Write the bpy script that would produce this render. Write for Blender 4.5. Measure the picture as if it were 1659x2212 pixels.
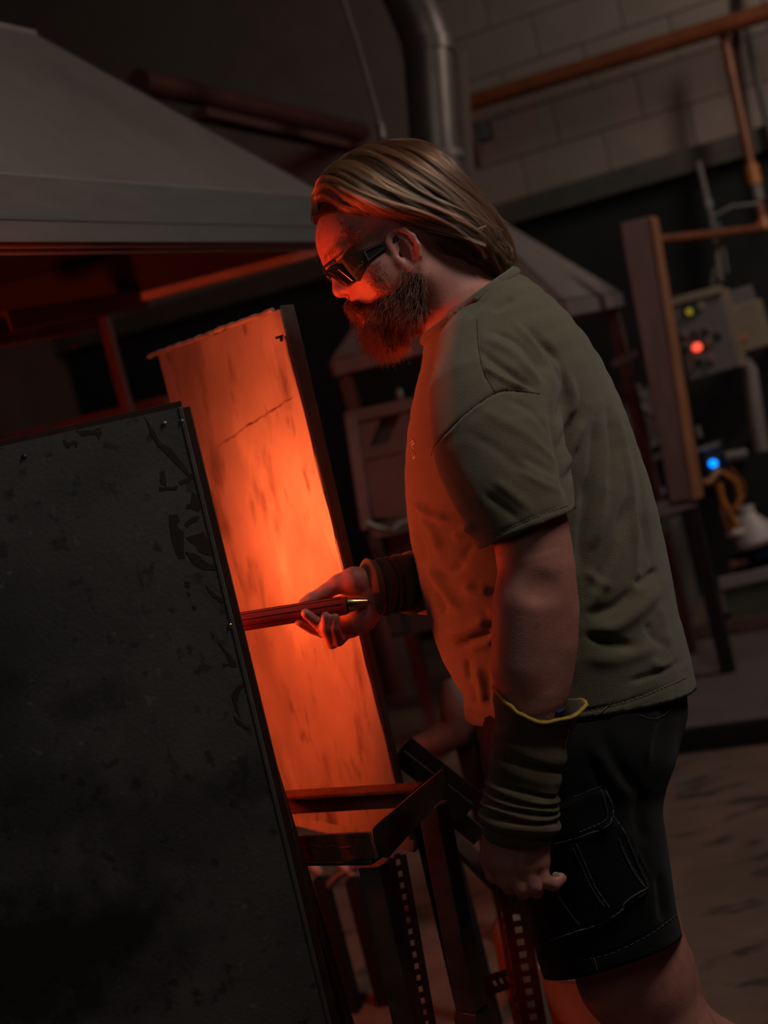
import bpy, bmesh, math, random
import numpy as np
from mathutils import Vector, Matrix, noise
from mathutils.bvhtree import BVHTree

for o in list(bpy.data.objects):
    bpy.data.objects.remove(o)
SC = bpy.context.scene
COL = SC.collection
rnd = random.Random(7)
nrnd = np.random.RandomState(7)

# ------------------------------------------------------------------ camera
W, H, F = 1659.0, 2212.0, 3072.0
CAMZ, PITCH, ROLL = 1.36, math.radians(5.0), math.radians(14.0)
C0 = Vector((0, 0, CAMZ))
FW = Vector((0, math.cos(PITCH), -math.sin(PITCH)))
_u0 = Vector((0, math.sin(PITCH), math.cos(PITCH)))
_r0 = Vector((1, 0, 0))
ER = _r0 * math.cos(ROLL) - _u0 * math.sin(ROLL)
EU = _r0 * math.sin(ROLL) + _u0 * math.cos(ROLL)
cd = bpy.data.cameras.new('camera')
cam = bpy.data.objects.new('camera', cd)
COL.objects.link(cam)
m = Matrix.Identity(4)
for i in range(3):
    m[i][0], m[i][1], m[i][2], m[i][3] = ER[i], EU[i], -FW[i], C0[i]
cam.matrix_world = m
cd.sensor_fit = 'VERTICAL'
cd.sensor_height = 36.0
cd.sensor_width = 27.0
cd.lens = 36.0 * F / H
cd.clip_start = 0.05
cd.dof.use_dof = True
cd.dof.focus_distance = 1.93
cd.dof.aperture_fstop = 3.2
SC.camera = cam

# ------------------------------------------------------------------ world, exposure
wd = bpy.data.worlds.new('world')
SC.world = wd
wd.use_nodes = True
wd.node_tree.nodes['Background'].inputs[0].default_value = (1.0, 0.75, 0.65, 1)
wd.node_tree.nodes['Background'].inputs[1].default_value = 0.0015
SC.view_settings.view_transform = 'Standard'
SC.view_settings.look = 'None'
SC.view_settings.exposure = 0.0
SC.view_settings.gamma = 1.0
SC.view_settings.use_curve_mapping = False
SC.cycles.max_bounces = 5
SC.cycles.diffuse_bounces = 3
SC.cycles.glossy_bounces = 3
SC.cycles.transmission_bounces = 4
SC.cycles.sample_clamp_indirect = 4.0
SC.cycles.caustics_reflective = False
SC.cycles.caustics_refractive = False


def area(name, loc, target, sx, sy, power, col, spread=math.pi):
    l = bpy.data.lights.new(name, 'AREA')
    l.shape = 'RECTANGLE'
    l.size, l.size_y, l.energy, l.color, l.spread = sx, sy, power, col, spread
    o = bpy.data.objects.new(name, l)
    COL.objects.link(o)
    o.location = loc
    o.rotation_euler = (Vector(target) - Vector(loc)).to_track_quat('-Z', 'Y').to_euler()
    return o


area('ceiling_lamp_work', (1.25, 1.42, 2.95), (0.35, 2.0, 1.0), 0.35, 0.9, 18.0, (1.0, 0.90, 0.79))
area('ceiling_lamp_side', (3.1, 4.3, 3.1), (2.3, 6.4, 1.4), 0.4, 1.2, 23.0, (1.0, 0.86, 0.74))
area('ceiling_lamp_camera', (-1.2, -0.6, 3.0), (-0.5, 2.4, 1.2), 0.4, 1.2, 2.6, (1.0, 0.94, 0.88))

GLOW = (1.0, 0.086, 0.021)


# ------------------------------------------------------------------ helpers
def P(px, py, d):
    return C0 + (FW + ER * ((px - W / 2) / F) - EU * ((py - H / 2) / F)) * d


_nc, _nf, _nr, _nu = (np.array(v) for v in (C0, FW, ER, EU))


def proj(V):
    v = np.asarray(V, float) - _nc
    d = v @ _nf
    return W / 2 + F * (v @ _nr) / d, H / 2 - F * (v @ _nu) / d, d


Z = Vector((0, 0, 1))
YAW = math.radians(-23.4)
E1 = Vector((math.cos(YAW), math.sin(YAW), 0))     # along the back wall, to the right
E2 = Vector((-math.sin(YAW), math.cos(YAW), 0))    # towards the back wall


class MB:
    def __init__(s):
        s.v, s.f = [], []

    def add(s, vs, fs):
        n = len(s.v)
        s.v += [tuple(v) for v in vs]
        s.f += [tuple(i + n for i in f) for f in fs]
        return s

    def prism(s, pts, vec):
        n = len(pts)
        vec = Vector(vec)
        vs = [Vector(p) for p in pts] + [Vector(p) + vec for p in pts]
        fs = [tuple(range(n)), tuple(range(2 * n - 1, n - 1, -1))]
        fs += [(i, i + n, (i + 1) % n + n, (i + 1) % n) for i in range(n)]
        return s.add(vs, fs)

    def box(s, c, h, ax=(Vector((1, 0, 0)), Vector((0, 1, 0)), Z)):
        c = Vector(c)
        a, b, d = ax[0] * h[0], ax[1] * h[1], ax[2] * h[2]
        return s.prism([c - a - b - d, c + a - b - d, c + a + b - d, c - a + b - d], d * 2)

    def bar(s, a, b, w, h, up=Z):
        a, b = Vector(a), Vector(b)
        t = (b - a).normalized()
        x = t.cross(Vector(up)).normalized()
        y = x.cross(t).normalized()
        q = [a - x * w / 2 - y * h / 2, a + x * w / 2 - y * h / 2, a + x * w / 2 + y * h / 2, a - x * w / 2 + y * h / 2]
        return s.prism(q, b - a)

    def tube(s, pts, r, n=10, caps=True):
        pts = [Vector(p) for p in pts]
        rs = list(r) if hasattr(r, '__len__') else [r] * len(pts)
        x = None
        vs, fs = [], []
        for i, p in enumerate(pts):
            t = (pts[min(i + 1, len(pts) - 1)] - pts[max(i - 1, 0)])
            if t.length < 1e-9:
                t = Vector((0, 0, 1))
            t.normalize()
            if x is None:
                x = t.cross(Z if abs(t.z) < .9 else Vector((1, 0, 0))).normalized()
            x = (x - t * x.dot(t)).normalized()
            y = t.cross(x)
            for k in range(n):
                a = 2 * math.pi * k / n
                vs.append(p + (x * math.cos(a) + y * math.sin(a)) * rs[i])
        for i in range(len(pts) - 1):
            for k in range(n):
                k2 = (k + 1) % n
                fs.append((i * n + k, i * n + k2, (i + 1) * n + k2, (i + 1) * n + k))
        if caps:
            fs.append(tuple(range(n - 1, -1, -1)))
            fs.append(tuple((len(pts) - 1) * n + k for k in range(n)))
        return s.add(vs, fs)

    def lathe(s, base, prof, n=24, axis=Z):
        """prof: list of (radius, height)"""
        base = Vector(base)
        axis = Vector(axis).normalized()
        return s.tube_profile(base, axis, prof, n)

    def tube_profile(s, base, axis, prof, n):
        x = axis.cross(Vector((1, 0, 0)) if abs(axis.x) < .9 else Z).normalized()
        y = axis.cross(x)
        vs, fs = [], []
        for r, h in prof:
            for k in range(n):
                a = 2 * math.pi * k / n
                vs.append(base + axis * h + (x * math.cos(a) + y * math.sin(a)) * max(r, 1e-4))
        for i in range(len(prof) - 1):
            for k in range(n):
                k2 = (k + 1) % n
                fs.append((i * n + k, i * n + k2, (i + 1) * n + k2, (i + 1) * n + k))
        fs.append(tuple(range(n - 1, -1, -1)))
        fs.append(tuple((len(prof) - 1) * n + k for k in range(n)))
        return s.add(vs, fs)


def link_mesh(name, me, mat, parent=None, smooth=False, bevel=0.0, auto=None):
    n = len(me.vertices)
    co = np.empty(n * 3)
    me.vertices.foreach_get('co', co)
    co = co.reshape(-1, 3)
    lo, hi = co.min(0), co.max(0)
    c = np.array([(lo[0] + hi[0]) / 2, (lo[1] + hi[1]) / 2, lo[2]])
    me.vertices.foreach_set('co', (co - c).ravel())
    me.update()
    o = bpy.data.objects.new(name, me)
    COL.objects.link(o)
    if mat:
        me.materials.append(mat)
    if parent is not None:
        o.parent = parent
        base = Vector(parent.get('_w', (0, 0, 0)))
        o.location = Vector(c) - base
    else:
        o.location = c
    o['_w'] = [float(x) for x in c]
    if smooth:
        me.polygons.foreach_set('use_smooth', [True] * len(me.polygons))
    if bevel:
        b = o.modifiers.new('bevel', 'BEVEL')
        b.width, b.segments, b.limit_method = bevel, 2, 'ANGLE'
    return o


def obj(name, mb, mat, parent=None, smooth=False, bevel=0.0):
    me = bpy.data.meshes.new(name)
    me.from_pydata([tuple(v) for v in mb.v], [], mb.f)
    bm = bmesh.new()
    bm.from_mesh(me)
    bmesh.ops.recalc_face_normals(bm, faces=bm.faces)
    if smooth:
        for e in bm.edges:
            if len(e.link_faces) == 2 and e.calc_face_angle(0) > math.radians(38):
                e.smooth = False
    bm.to_mesh(me)
    bm.free()
    return link_mesh(name, me, mat, parent, smooth, bevel)


def tag(o, label=None, cat=None, group=None, kind=None):
    if label: o['label'] = label
    if cat: o['category'] = cat
    if group: o['group'] = group
    if kind: o['kind'] = kind
    return o


def thing(name, label, cat, loc, group=None):
    o = bpy.data.objects.new(name, None)
    o.empty_display_size = .1
    COL.objects.link(o)
    o.location = loc
    o['_w'] = [float(x) for x in loc]
    return tag(o, label, cat, group)


# ------------------------------------------------------------------ materials
def mat(name, col, rough=.6, metal=0.0, var=.25, scale=8.0, bump=0.0, bscale=80.0, stretch=(1, 1, 1), spec=.5,
        spots=None, sheen=0.0, sss=0.0, detail=5.0):
    m = bpy.data.materials.new(name)
    m.use_nodes = True
    nt = m.node_tree
    N, L = nt.nodes, nt.links
    b = N['Principled BSDF']
    b.inputs['Roughness'].default_value = rough
    b.inputs['Metallic'].default_value = metal
    b.inputs['Specular IOR Level'].default_value = spec
    if sheen:
        b.inputs['Sheen Weight'].default_value = sheen
        b.inputs['Sheen Roughness'].default_value = .5
    if sss:
        b.inputs['Subsurface Weight'].default_value = sss
        b.inputs['Subsurface Radius'].default_value = (.010, .004, .002)
        b.inputs['Subsurface Scale'].default_value = .6
    tc = N.new('ShaderNodeTexCoord')
    mp = N.new('ShaderNodeMapping')
    mp.inputs['Scale'].default_value = stretch
    L.new(tc.outputs['Object'], mp.inputs['Vector'])
    nz = N.new('ShaderNodeTexNoise')
    nz.inputs['Scale'].default_value = scale
    nz.inputs['Detail'].default_value = detail
    nz.inputs['Roughness'].default_value = .65
    L.new(mp.outputs['Vector'], nz.inputs['Vector'])
    cr = N.new('ShaderNodeValToRGB')
    cr.color_ramp.elements[0].position = .3
    cr.color_ramp.elements[1].position = .7
    cr.color_ramp.elements[0].color = tuple(c * (1 - var) for c in col) + (1,)
    cr.color_ramp.elements[1].color = tuple(min(1, c * (1 + var)) for c in col) + (1,)
    L.new(nz.outputs['Fac'], cr.inputs['Fac'])
    out = cr.outputs['Color']
    for sp in (spots or []):
        # (colour, noise scale, threshold, softness, stretch)
        n2 = N.new('ShaderNodeTexNoise')
        n2.inputs['Scale'].default_value = sp[1]
        n2.inputs['Detail'].default_value = 4
        mp2 = N.new('ShaderNodeMapping')
        mp2.inputs['Scale'].default_value = sp[4] if len(sp) > 4 else stretch
        mp2.inputs['Location'].default_value = (3.1 + sp[1], 1.7, .4)
        L.new(tc.outputs['Object'], mp2.inputs['Vector'])
        L.new(mp2.outputs['Vector'], n2.inputs['Vector'])
        r2 = N.new('ShaderNodeMapRange')
        r2.inputs['From Min'].default_value = sp[2]
        r2.inputs['From Max'].default_value = sp[2] + sp[3]
        L.new(n2.outputs['Fac'], r2.inputs['Value'])
        mx = N.new('ShaderNodeMix')
        mx.data_type = 'RGBA'
        L.new(r2.outputs['Result'], mx.inputs['Factor'])
        L.new(out, mx.inputs['A'])
        mx.inputs['B'].default_value = tuple(sp[0]) + (1,)
        out = mx.outputs['Result']
    L.new(out, b.inputs['Base Color'])
    if bump:
        n3 = N.new('ShaderNodeTexNoise')
        n3.inputs['Scale'].default_value = bscale
        n3.inputs['Detail'].default_value = 3
        L.new(mp.outputs['Vector'], n3.inputs['Vector'])
        bp = N.new('ShaderNodeBump')
        bp.inputs['Strength'].default_value = bump
        bp.inputs['Distance'].default_value = .004
        L.new(n3.outputs['Fac'], bp.inputs['Height'])
        L.new(bp.outputs['Normal'], b.inputs['Normal'])
    return m


def emit(name, col, strength):
    m = bpy.data.materials.new(name)
    m.use_nodes = True
    b = m.node_tree.nodes['Principled BSDF']
    b.inputs['Base Color'].default_value = (.02, .02, .02, 1)
    b.inputs['Emission Color'].default_value = tuple(col) + (1,)
    b.inputs['Emission Strength'].default_value = strength
    return m


def hairmat(name, col, rough=.35):
    m = bpy.data.materials.new(name)
    m.use_nodes = True
    nt = m.node_tree
    h = nt.nodes.new('ShaderNodeBsdfHairPrincipled')
    h.parametrization = 'COLOR'
    h.inputs['Color'].default_value = tuple(col) + (1,)
    h.inputs['Roughness'].default_value = rough
    h.inputs['Radial Roughness'].default_value = .4
    h.inputs['Random Roughness'].default_value = .2
    nt.links.new(h.outputs[0], nt.nodes['Material Output'].inputs[0])
    return m


M = {}
M['floor'] = mat('brown_concrete', (.165, .100, .075), .8, 0, .3, 2.5, .3, 40, spots=[((.06, .04, .032), 5.5, .56, .1, (1, 2, 1)), ((.22, .13, .09), 3, .55, .2)])
M['slab'] = mat('grey_floor_plate', (.145, .105, .10), .6, 0, .25, 2.0)
M['black'] = mat('black_paint', (.006, .006, .007), .6, 0, .2)
M['wall_hi'] = mat('painted_block', (.27, .215, .185), .75, 0, .1, 3, .15, 60)
M['mortar'] = mat('painted_joint', (.20, .16, .14), .85, 0, .1)
M['wall_lo'] = mat('dark_wall', (.010, .011, .013), .8, 0, .3, 4)
M['ceil'] = mat('dark_brown_ceiling', (.12, .082, .07), .85, 0, .2, 2)
M['trim'] = mat('dark_green_trim', (.075, .07, .055), .6, 0, .2)
M['copper'] = mat('orange_pipe_paint', (.20, .058, .020), .45, 0, .3, 12)
M['pipe_red'] = mat('dark_red_pipe_paint', (.085, .022, .018), .6, 0, .25, 12)
M['orange'] = mat('orange_hose', (.45, .15, .03), .4, 0, .3, 20)
M['wood'] = mat('reddish_wood', (.125, .058, .048), .6, 0, .25, 6, .1, 40, (6, 6, .8))
M['wood_edge'] = mat('orange_wood_edge', (.33, .13, .06), .55, 0, .3, 6, .1, 40, (6, 6, .8))
M['grey'] = mat('grey_metal_paint', (.16, .14, .135), .45, .1, .2, 6)
M['hood'] = mat('galvanised_hood', (.25, .205, .195), .5, .25, .12, 3.5, .05, 60, spots=[((.19, .155, .148), 2.0, .5, .25)])
M['hood_band'] = mat('dark_hood_band', (.13, .13, .125), .5, .2, .15, 6, 0, 60, (1, 1, 6))
M['bright_flange'] = mat('firelit_flange_tone', (.50, .44, .42), .5, .1, .15, 10)  # firelight on the flange edge put into a paler colour
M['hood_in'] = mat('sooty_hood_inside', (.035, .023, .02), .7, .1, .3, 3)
M['mauve'] = mat('mauve_grey_hood', (.22, .175, .17), .5, .1, .2, 4)
M['duct'] = mat('dull_duct', (.14, .115, .105), .42, .5, .25, 5)
M['steel'] = mat('bare_steel', (.22, .20, .195), .42, .6, .3, 10, .1, 120, spots=[((.10, .05, .03), 7, .58, .12)])
M['darksteel'] = mat('dark_steel', (.075, .066, .064), .5, .4, .3, 14, .15, 120)
M['rust'] = mat('rusty_angle_iron', (.19, .085, .062), .7, .2, .4, 25, .4, 150, spots=[((.24, .12, .07), 30, .6, .1)])
M['rack_rust'] = mat('dark_rusty_rack', (.065, .030, .023), .7, .2, .4, 25, .3, 150)
M['sheet'] = mat('stained_sheet_steel', (.105, .10, .10), .62, .3, .22, 7, .12, 160, detail=8,
                 spots=[((.055, .052, .05), 38, .60, .08), ((.050, .048, .046), 2.2, .52, .18), ((.15, .145, .14), 60, .66, .06)])
M['stain'] = mat('dried_brown_stain', (.030, .018, .014), .75, 0, .3, 40)
M['edge'] = mat('rusted_sheet_edge', (.045, .014, .011), .6, .2, .35, 30)
M['panel'] = mat('heat_shield_steel', (.27, .285, .26), .62, .2, .14, 4, .05, 60, (2.6, 2.6, 1.7), detail=3,
                 spots=[((.105, .10, .09), 7, .56, .14, (2.2, 2.2, .9)), ((.12, .11, .10), 18, .62, .10, (1.4, 1.4, .6)),
                        ((.16, .155, .145), 3.2, .50, .22, (1.5, 1.5, 1.2)), ((.44, .47, .43), 5, .58, .25, (1.6, 1.6, 1.0))])
M['scorch'] = mat('scorched_seam', (.13, .08, .06), .8, 0, .3, 60)
M['flange'] = mat('grey_flange', (.125, .108, .105), .5, .35, .25, 20)
M['skin'] = mat('skin', (.46, .19, .155), .52, 0, .14, 28, .12, 420, spec=.4, sss=.12,
                spots=[((.30, .11, .09), 34, .62, .15, (1, 1, 1))])
M['shirt'] = mat('olive_cotton', (.140, .125, .082), .92, 0, .12, 14, .55, 950, spec=.15, sheen=.25)
M['shirt_seam'] = mat('olive_seam_shadow', (.035, .032, .022), .95, 0, .1)
M['stitch_o'] = mat('olive_thread', (.20, .18, .12), .9, 0, .1)
M['shorts'] = mat('black_denim', (.0034, .0034, .0044), .9, 0, .25, 30, .4, 700, spec=.2, sheen=.06)
M['stitch'] = mat('worn_grey_thread', (.075, .075, .085), .9, 0, .3, 60)
M['cuff'] = mat('brown_knit', (.105, .074, .042), .95, 0, .18, 30, .6, 900, spec=.1, sheen=.2)
M['yellow'] = mat('yellow_hem_thread', (.52, .32, .035), .9, 0, .2, 90, .5, 800)
M['hair_base'] = mat('dark_brown_hair', (.020, .010, .006), .7, 0, .3, 60, spec=.2)
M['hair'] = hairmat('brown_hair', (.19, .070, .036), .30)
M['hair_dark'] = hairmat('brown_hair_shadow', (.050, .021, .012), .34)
M['hair_light'] = hairmat('brown_hair_painted_highlight', (.36, .145, .078), .28)  # highlights on the locks painted in as a paler strand colour
M['beard'] = hairmat('red_brown_beard', (.075, .022, .010), .36)
M['plastic'] = mat('black_plastic', (.004, .004, .004), .55, 0, .1)
M['lens'] = mat('smoked_lens', (.012, .006, .004), .06, 0, .05, spec=1.0)
M['greylogo'] = mat('grey_print', (.05, .055, .055), .5, 0, .1)
M['gold'] = mat('ochre_print', (.22, .13, .02), .5, 0, .1)
M['redwood'] = mat('dark_red_wood_handle', (.42, .030, .022), .75, 0, .3, 10, .25, 160, (.6, 8, 8), spec=.12)
M['brass'] = mat('brass', (.62, .46, .20), .24, 1.0, .08, 20)
M['beige'] = mat('beige_box_paint', (.20, .145, .095), .55, 0, .15, 8)
M['panelgrey'] = mat('grey_box_paint', (.11, .09, .086), .5, 0, .12, 8)
M['white'] = mat('white_plastic', (.55, .46, .44), .45, 0, .08, 5)
M['green'] = mat('dark_green_paint', (.050, .052, .032), .55, 0, .2, 6)
M['blue'] = mat('blue_plastic', (.012, .030, .115), .5, 0, .1)
M['redlabel'] = mat('dull_red_label', (.20, .05, .04), .6, 0, .2)
M['maroon'] = mat('maroon_painted_steel', (.12, .06, .05), .65, .1, .25, 4)
M['fire'] = mat('fire_brick', (.35, .25, .2), .9, 0, .2, 20)
M['boot'] = mat('brown_boot_leather', (.04, .025, .018), .6, 0, .2, 20)

# ------------------------------------------------------------------ setting
fl = MB()
cfl = E2 * 3.5
def R(a, b, z):            # room coordinates -> world
    return E1 * a + E2 * b + Z * z

fl.prism([R(-5, -3, 0), R(5, -3, 0), R(5, 9, 0), R(-5, 9, 0)], (0, 0, -.1))
tag(obj('floor', fl, M['floor']), 'stained brown concrete workshop floor', kind='structure')
cl = MB().prism([R(-5, -3, 4.6), R(5, -3, 4.6), R(5, 9, 4.6), R(-5, 9, 4.6)], (0, 0, .1))
tag(obj('ceiling', cl, M['ceil']), 'dark brown workshop ceiling', kind='structure')

# back wall: passes through (0.91, 7.0) along E1
pw = Vector((.91, 7.0, 0))
WB = pw.dot(E2)                                  # room-b of the back wall
a_ref = pw.dot(E1)
zsplit = 2.055
lo = MB().prism([R(-5, WB, 0), R(5, WB, 0), R(5, WB, zsplit), R(-5, WB, zsplit)], E2 * .15)
wb = tag(obj('wall_back', lo, M['wall_lo']), 'back wall, black below and pale painted block above', kind='structure')
mo = MB().prism([R(-5, WB + .008, zsplit), R(5, WB + .008, zsplit), R(5, WB + .008, 4.6), R(-5, WB + .008, 4.6)], E2 * .14)
obj('block_joint', mo, M['mortar'], wb)
blk = None
for row in range(12):
    z0 = zsplit + .004 + row * .205
    for k in range(16):
        a0 = -2.2 + k * .41 + (row % 2) * .205
        mb = MB().box(R(a0 + .2, WB + .02, z0 + .0985), (.2025, .03, .1005), (E1, E2, Z))
        if blk is None:
            blk = obj('concrete_block', mb, M['wall_hi'], wb, bevel=.004)
            first = R(a0 + .2, 0, z0)
        else:
            c = blk.copy()
            COL.objects.link(c)
            c.parent = wb
            c.location = blk.location + (R(a0 + .2, 0, z0) - first)
wl = MB().prism([R(-4.6, -3, 0), R(-4.6, 9, 0), R(-4.6, 9, 4.6), R(-4.6, -3, 4.6)], E1 * -.15)
tag(obj('wall_left', wl, M['maroon']), 'dark wall on the furnace side', kind='structure')
tr = MB().bar(R(-5, WB - .04, zsplit - .045), R(5, WB - .04, zsplit - .045), .08, .11)
tag(obj('trim_1', tr, M['trim'], bevel=.004), 'dark ledge under the pale block band', kind='structure')
# raised floor plate beyond the man
q = P(1600, 1602, 4.47)
q.z = 0
ab, bb = q.dot(E1), q.dot(E2)
pl = MB().prism([R(ab - .35, bb, .0), R(ab + 3, bb, .0), R(ab + 3, WB, .0), R(ab - .35, WB, .0)], (0, 0, .055))
plo = tag(obj('trim_2', pl, M['slab'], bevel=.004), 'raised grey floor plate', kind='structure')
obj('kerb', MB().bar(R(ab - .36, bb - .02, .035), R(ab + 3, bb - .02, .035), .04, .07), M['black'], plo)

# ------------------------------------------------------------------ hood over the furnace (left)
HZ = 1.75
Cc = Vector((.064, 3.83, HZ))
bdir = Vector((-.995, .10, 0)).normalized()
A0 = Cc - E2 * 3.2
B0 = Cc + bdir * 2.4
D0 = A0 + bdir * 2.4
hood = thing('extraction_hood', 'large pale grey sloping canopy hood above the furnace', 'hood', (-.9, 3.0, HZ))


def quadslab(a, b, c, d, t):
    n = (Vector(b) - Vector(a)).cross(Vector(d) - Vector(a)).normalized()
    return MB().prism([a, b, c, d], n * t)


band_h, lip_h = .083, .037
up = lambda p, h: Vector((p.x, p.y, p.z + h))
ft = lip_h + band_h
outA = E1 * 1.0
obj('fascia', quadslab(up(A0, lip_h + .004), up(Cc, lip_h + .004), up(Cc, ft), up(A0, ft), .003), M['hood_band'], hood)
obj('lip', quadslab(A0 + outA * .006, Cc + outA * .006, up(Cc, lip_h) + outA * .006, up(A0, lip_h) + outA * .006, .003), M['hood_band'], hood)
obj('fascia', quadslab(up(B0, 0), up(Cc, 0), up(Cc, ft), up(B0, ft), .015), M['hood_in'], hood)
obj('under_flange', MB().bar(A0 + outA * -.008 + Z * -.004, Cc + outA * -.008 + Z * -.004, .006, .006), M['hood'], hood)
obj('under_flange', MB().bar(A0 + outA * -.022 + Z * -.012, Cc + outA * -.022 + Z * -.012, .005, .006), M['hood'], hood)
obj('under_flange', MB().bar(B0 + Z * -.008, Cc + Z * -.008, .05, .022), M['bright_flange'], hood)
Ct, At, Bt, Dt = up(Cc, ft), up(A0, ft), up(B0, ft), up(D0, ft)
T = Vector((-.51, 3.38, 2.33))
TA = T - E2 * 2.4
TB = T + bdir * 1.2
TD = TA + bdir * 1.2
obj('sloped_side', quadslab(At, Ct, T, TA, -.012), M['hood'], hood)
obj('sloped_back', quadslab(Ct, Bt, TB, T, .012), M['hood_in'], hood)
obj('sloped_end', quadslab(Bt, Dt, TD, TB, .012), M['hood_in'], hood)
obj('corner_trim', MB().bar(At - outA * .008, Ct - outA * .008, .013, .013), M['hood'], hood)
obj('top_plate', quadslab(TA, T, TB, TD, .012), M['hood'], hood)
# inner channel seen from below
obj('inner_channel', MB().bar(P(0, 700, 3.2), P(300, 648, 3.85), .05, .05), M['maroon'], hood, bevel=.004)
obj('inner_channel', MB().bar(P(-40, 742, 3.1), P(205, 700, 3.6), .03, .03), M['maroon'], hood, bevel=.004)
obj('step_plate', MB().prism([P(195, 676, 3.83), P(305, 648, 3.83), P(306, 664, 3.83), P(195, 686, 3.83)], E2 * .06), M['maroon'], hood)
obj('step_plate', MB().prism([P(0, 692, 3.4), P(120, 668, 3.4), P(50, 708, 3.4), P(0, 722, 3.4)], E2 * .05), M['maroon'], hood)
obj('hanger_clip', MB().tube([P(160, 712, 3.6), P(170, 722, 3.6)], .012, 8), M['hood_in'], hood, smooth=True)
obj('hanger_clip', MB().tube([P(157, 742, 3.6), P(166, 750, 3.6)], .008, 8), M['hood_in'], hood, smooth=True)
pa = P(222, 680, 3.9)
obj('leg', MB().bar(pa, Vector((pa.x, pa.y, 0)), .028, .028, E2), M['maroon'], hood, bevel=.003)
# steel lockers behind the hood opening
lk = thing('steel_locker', 'dark maroon steel locker standing behind the furnace shield', 'locker', (-1.4, 4.9, 0))
p0 = P(130, 850, 4.7)
for k in range(3):
    c = Vector((p0.x - .62 + k * .40, p0.y + .06 * (1 - k), 0))
    obj('body', MB().box(c + Z * .75, (.185, .2, .74)), M['maroon'], lk, bevel=.005)
    d_ = obj('door', MB().box(c + Z * .75 - Vector((0, .212, 0)), (.172, .01, .70)), M['maroon'], lk, bevel=.004)
    obj('handle', MB().box(c + Z * .8 + Vector((.14, -.23, 0)), (.008, .012, .05)), M['black'], d_, bevel=.003)

# ------------------------------------------------------------------ pipes, duct and cable overhead
gp = thing('gas_pipe', 'orange-brown gas pipe running below the ceiling with a vertical drop', 'pipe', tuple(P(1562, 76, 6.2)))
v1, v2 = P(980, 234, 6.65), P(1800, -18, 5.95)
obj('main_run', MB().tube([v1, v2], .04, 14), M['copper'], gp, smooth=True)
obj('drop', MB().tube([P(1562, 72, 6.2), P(1626, 378, 6.2), P(1650, 490, 6.2)], .022, 12), M['copper'], gp, smooth=True)
obj('union', MB().tube([P(1622, 358, 6.2), P(1630, 398, 6.2)], .033, 12), M['orange'], gp, smooth=True)
obj('valve', MB().tube([P(1632, 400, 6.2), P(1638, 432, 6.2)], .028, 10), M['grey'], gp, smooth=True)
obj('elbow', MB().tube([P(1645, 470, 6.2), P(1652, 492, 6.2), P(1634, 492, 6.2)], [.03, .036, .03], 12), M['orange'], gp, smooth=True)
obj('branch', MB().tube([P(1648, 492, 6.2), P(1540, 506, 5.7), P(1405, 520, 5.15)], .018, 10), M['copper'], gp, smooth=True)
cdt = tag(obj('conduit', MB().tube([P(1600, -30, 6.3), P(1618, 90, 6.3), P(1659, 270, 6.3), P(1690, 400, 6.3)], .016, 10), M['trim'], smooth=True),
          'thin dark vertical conduit crossing the orange pipe at the upper right', 'conduit')
c2 = thing('wall_conduit', 'thin grey conduit coming down the dark wall to the control box', 'conduit', tuple(P(1555, 600, 6.2)))
obj('tube', MB().tube([P(1508, 350, 6.2), P(1532, 450, 6.2), P(1546, 520, 6.0), P(1556, 610, 5.6)], .014, 8), M['grey'], c2, smooth=True)
obj('coupling', MB().tube([P(1526, 432, 6.2), P(1530, 450, 6.2)], .024, 10), M['grey'], c2, smooth=True)
for pts in ([(1548, 480), (1560, 500), (1548, 560), (1538, 600), (1540, 625)], [(1546, 505), (1564, 545), (1570, 590)], [(1536, 470), (1580, 446), (1640, 440)]):
    obj('cable', MB().tube([P(x, y, 5.9) for x, y in pts], .008, 6), M['grey'], c2, smooth=True)

rp = tag(obj('ceiling_pipe', MB().tube([P(300, 176, 5.0), P(870, 306, 7.7)], .045, 12), M['pipe_red'], smooth=True),
         'dark red pipe sloping behind the pale hood towards the flue duct', 'pipe')
rp2 = tag(obj('cable_tray', MB().bar(P(430, 246, 4.6), P(860, 342, 6.5), .06, .03), M['pipe_red']),
          'dark tray hanging just under the red pipe', 'tray')
du = thing('flue_duct', 'round grey flue duct rising behind the head of the man', 'duct', tuple(P(955, 470, 5.05)))
dd = 5.05
obj('lower_section', MB().tube([P(968, 480, dd), P(940, 330, dd), P(924, 110, dd)], .088, 24), M['duct'], du, smooth=True)
obj('elbow', MB().tube([P(924, 112, dd), P(918, 80, dd), P(905, 45, dd), P(880, -10, dd), P(855, -60, dd)], [.086, .09, .09, .088, .086], 24), M['duct'], du, smooth=True)
obj('collar', MB().tube([P(926, 118, dd), P(922, 88, dd)], .094, 24), M['duct'], du, smooth=True)
obj('collar', MB().tube([P(948, 352, dd), P(945, 335, dd)], .093, 24), M['grey'], du, smooth=True)
bd = tag(obj('back_duct', MB().tube([P(1010, 470, 5.6), P(996, 300, 5.6), P(984, 120, 5.6)], .045, 16), M['ceil'], smooth=True),
         'thin dark pipe just behind the flue duct', 'pipe')
cb = tag(obj('wall_box', MB().prism([P(1020, 265, 6.5), P(1050, 258, 6.5), P(1058, 300, 6.5), P(1028, 308, 6.5)], E2 * .08), M['black'], bevel=.006),
         'small black box on the wall beside the flue duct', 'box')
hc = thing('hanging_cable', 'thin grey cable hanging in front of the ceiling left of the flue duct', 'cable', tuple(P(826, 296, 4.2)))
obj('wire', MB().tube([P(728, -40, 4.2), P(770, 90, 4.2), P(803, 205, 4.2), P(822, 275, 4.2)], .0075, 8), M['grey'], hc, smooth=True)
obj('end_fitting', MB().tube([P(820, 268, 4.2), P(826, 300, 4.2)], .013, 10), M['steel'], hc, smooth=True)

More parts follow.
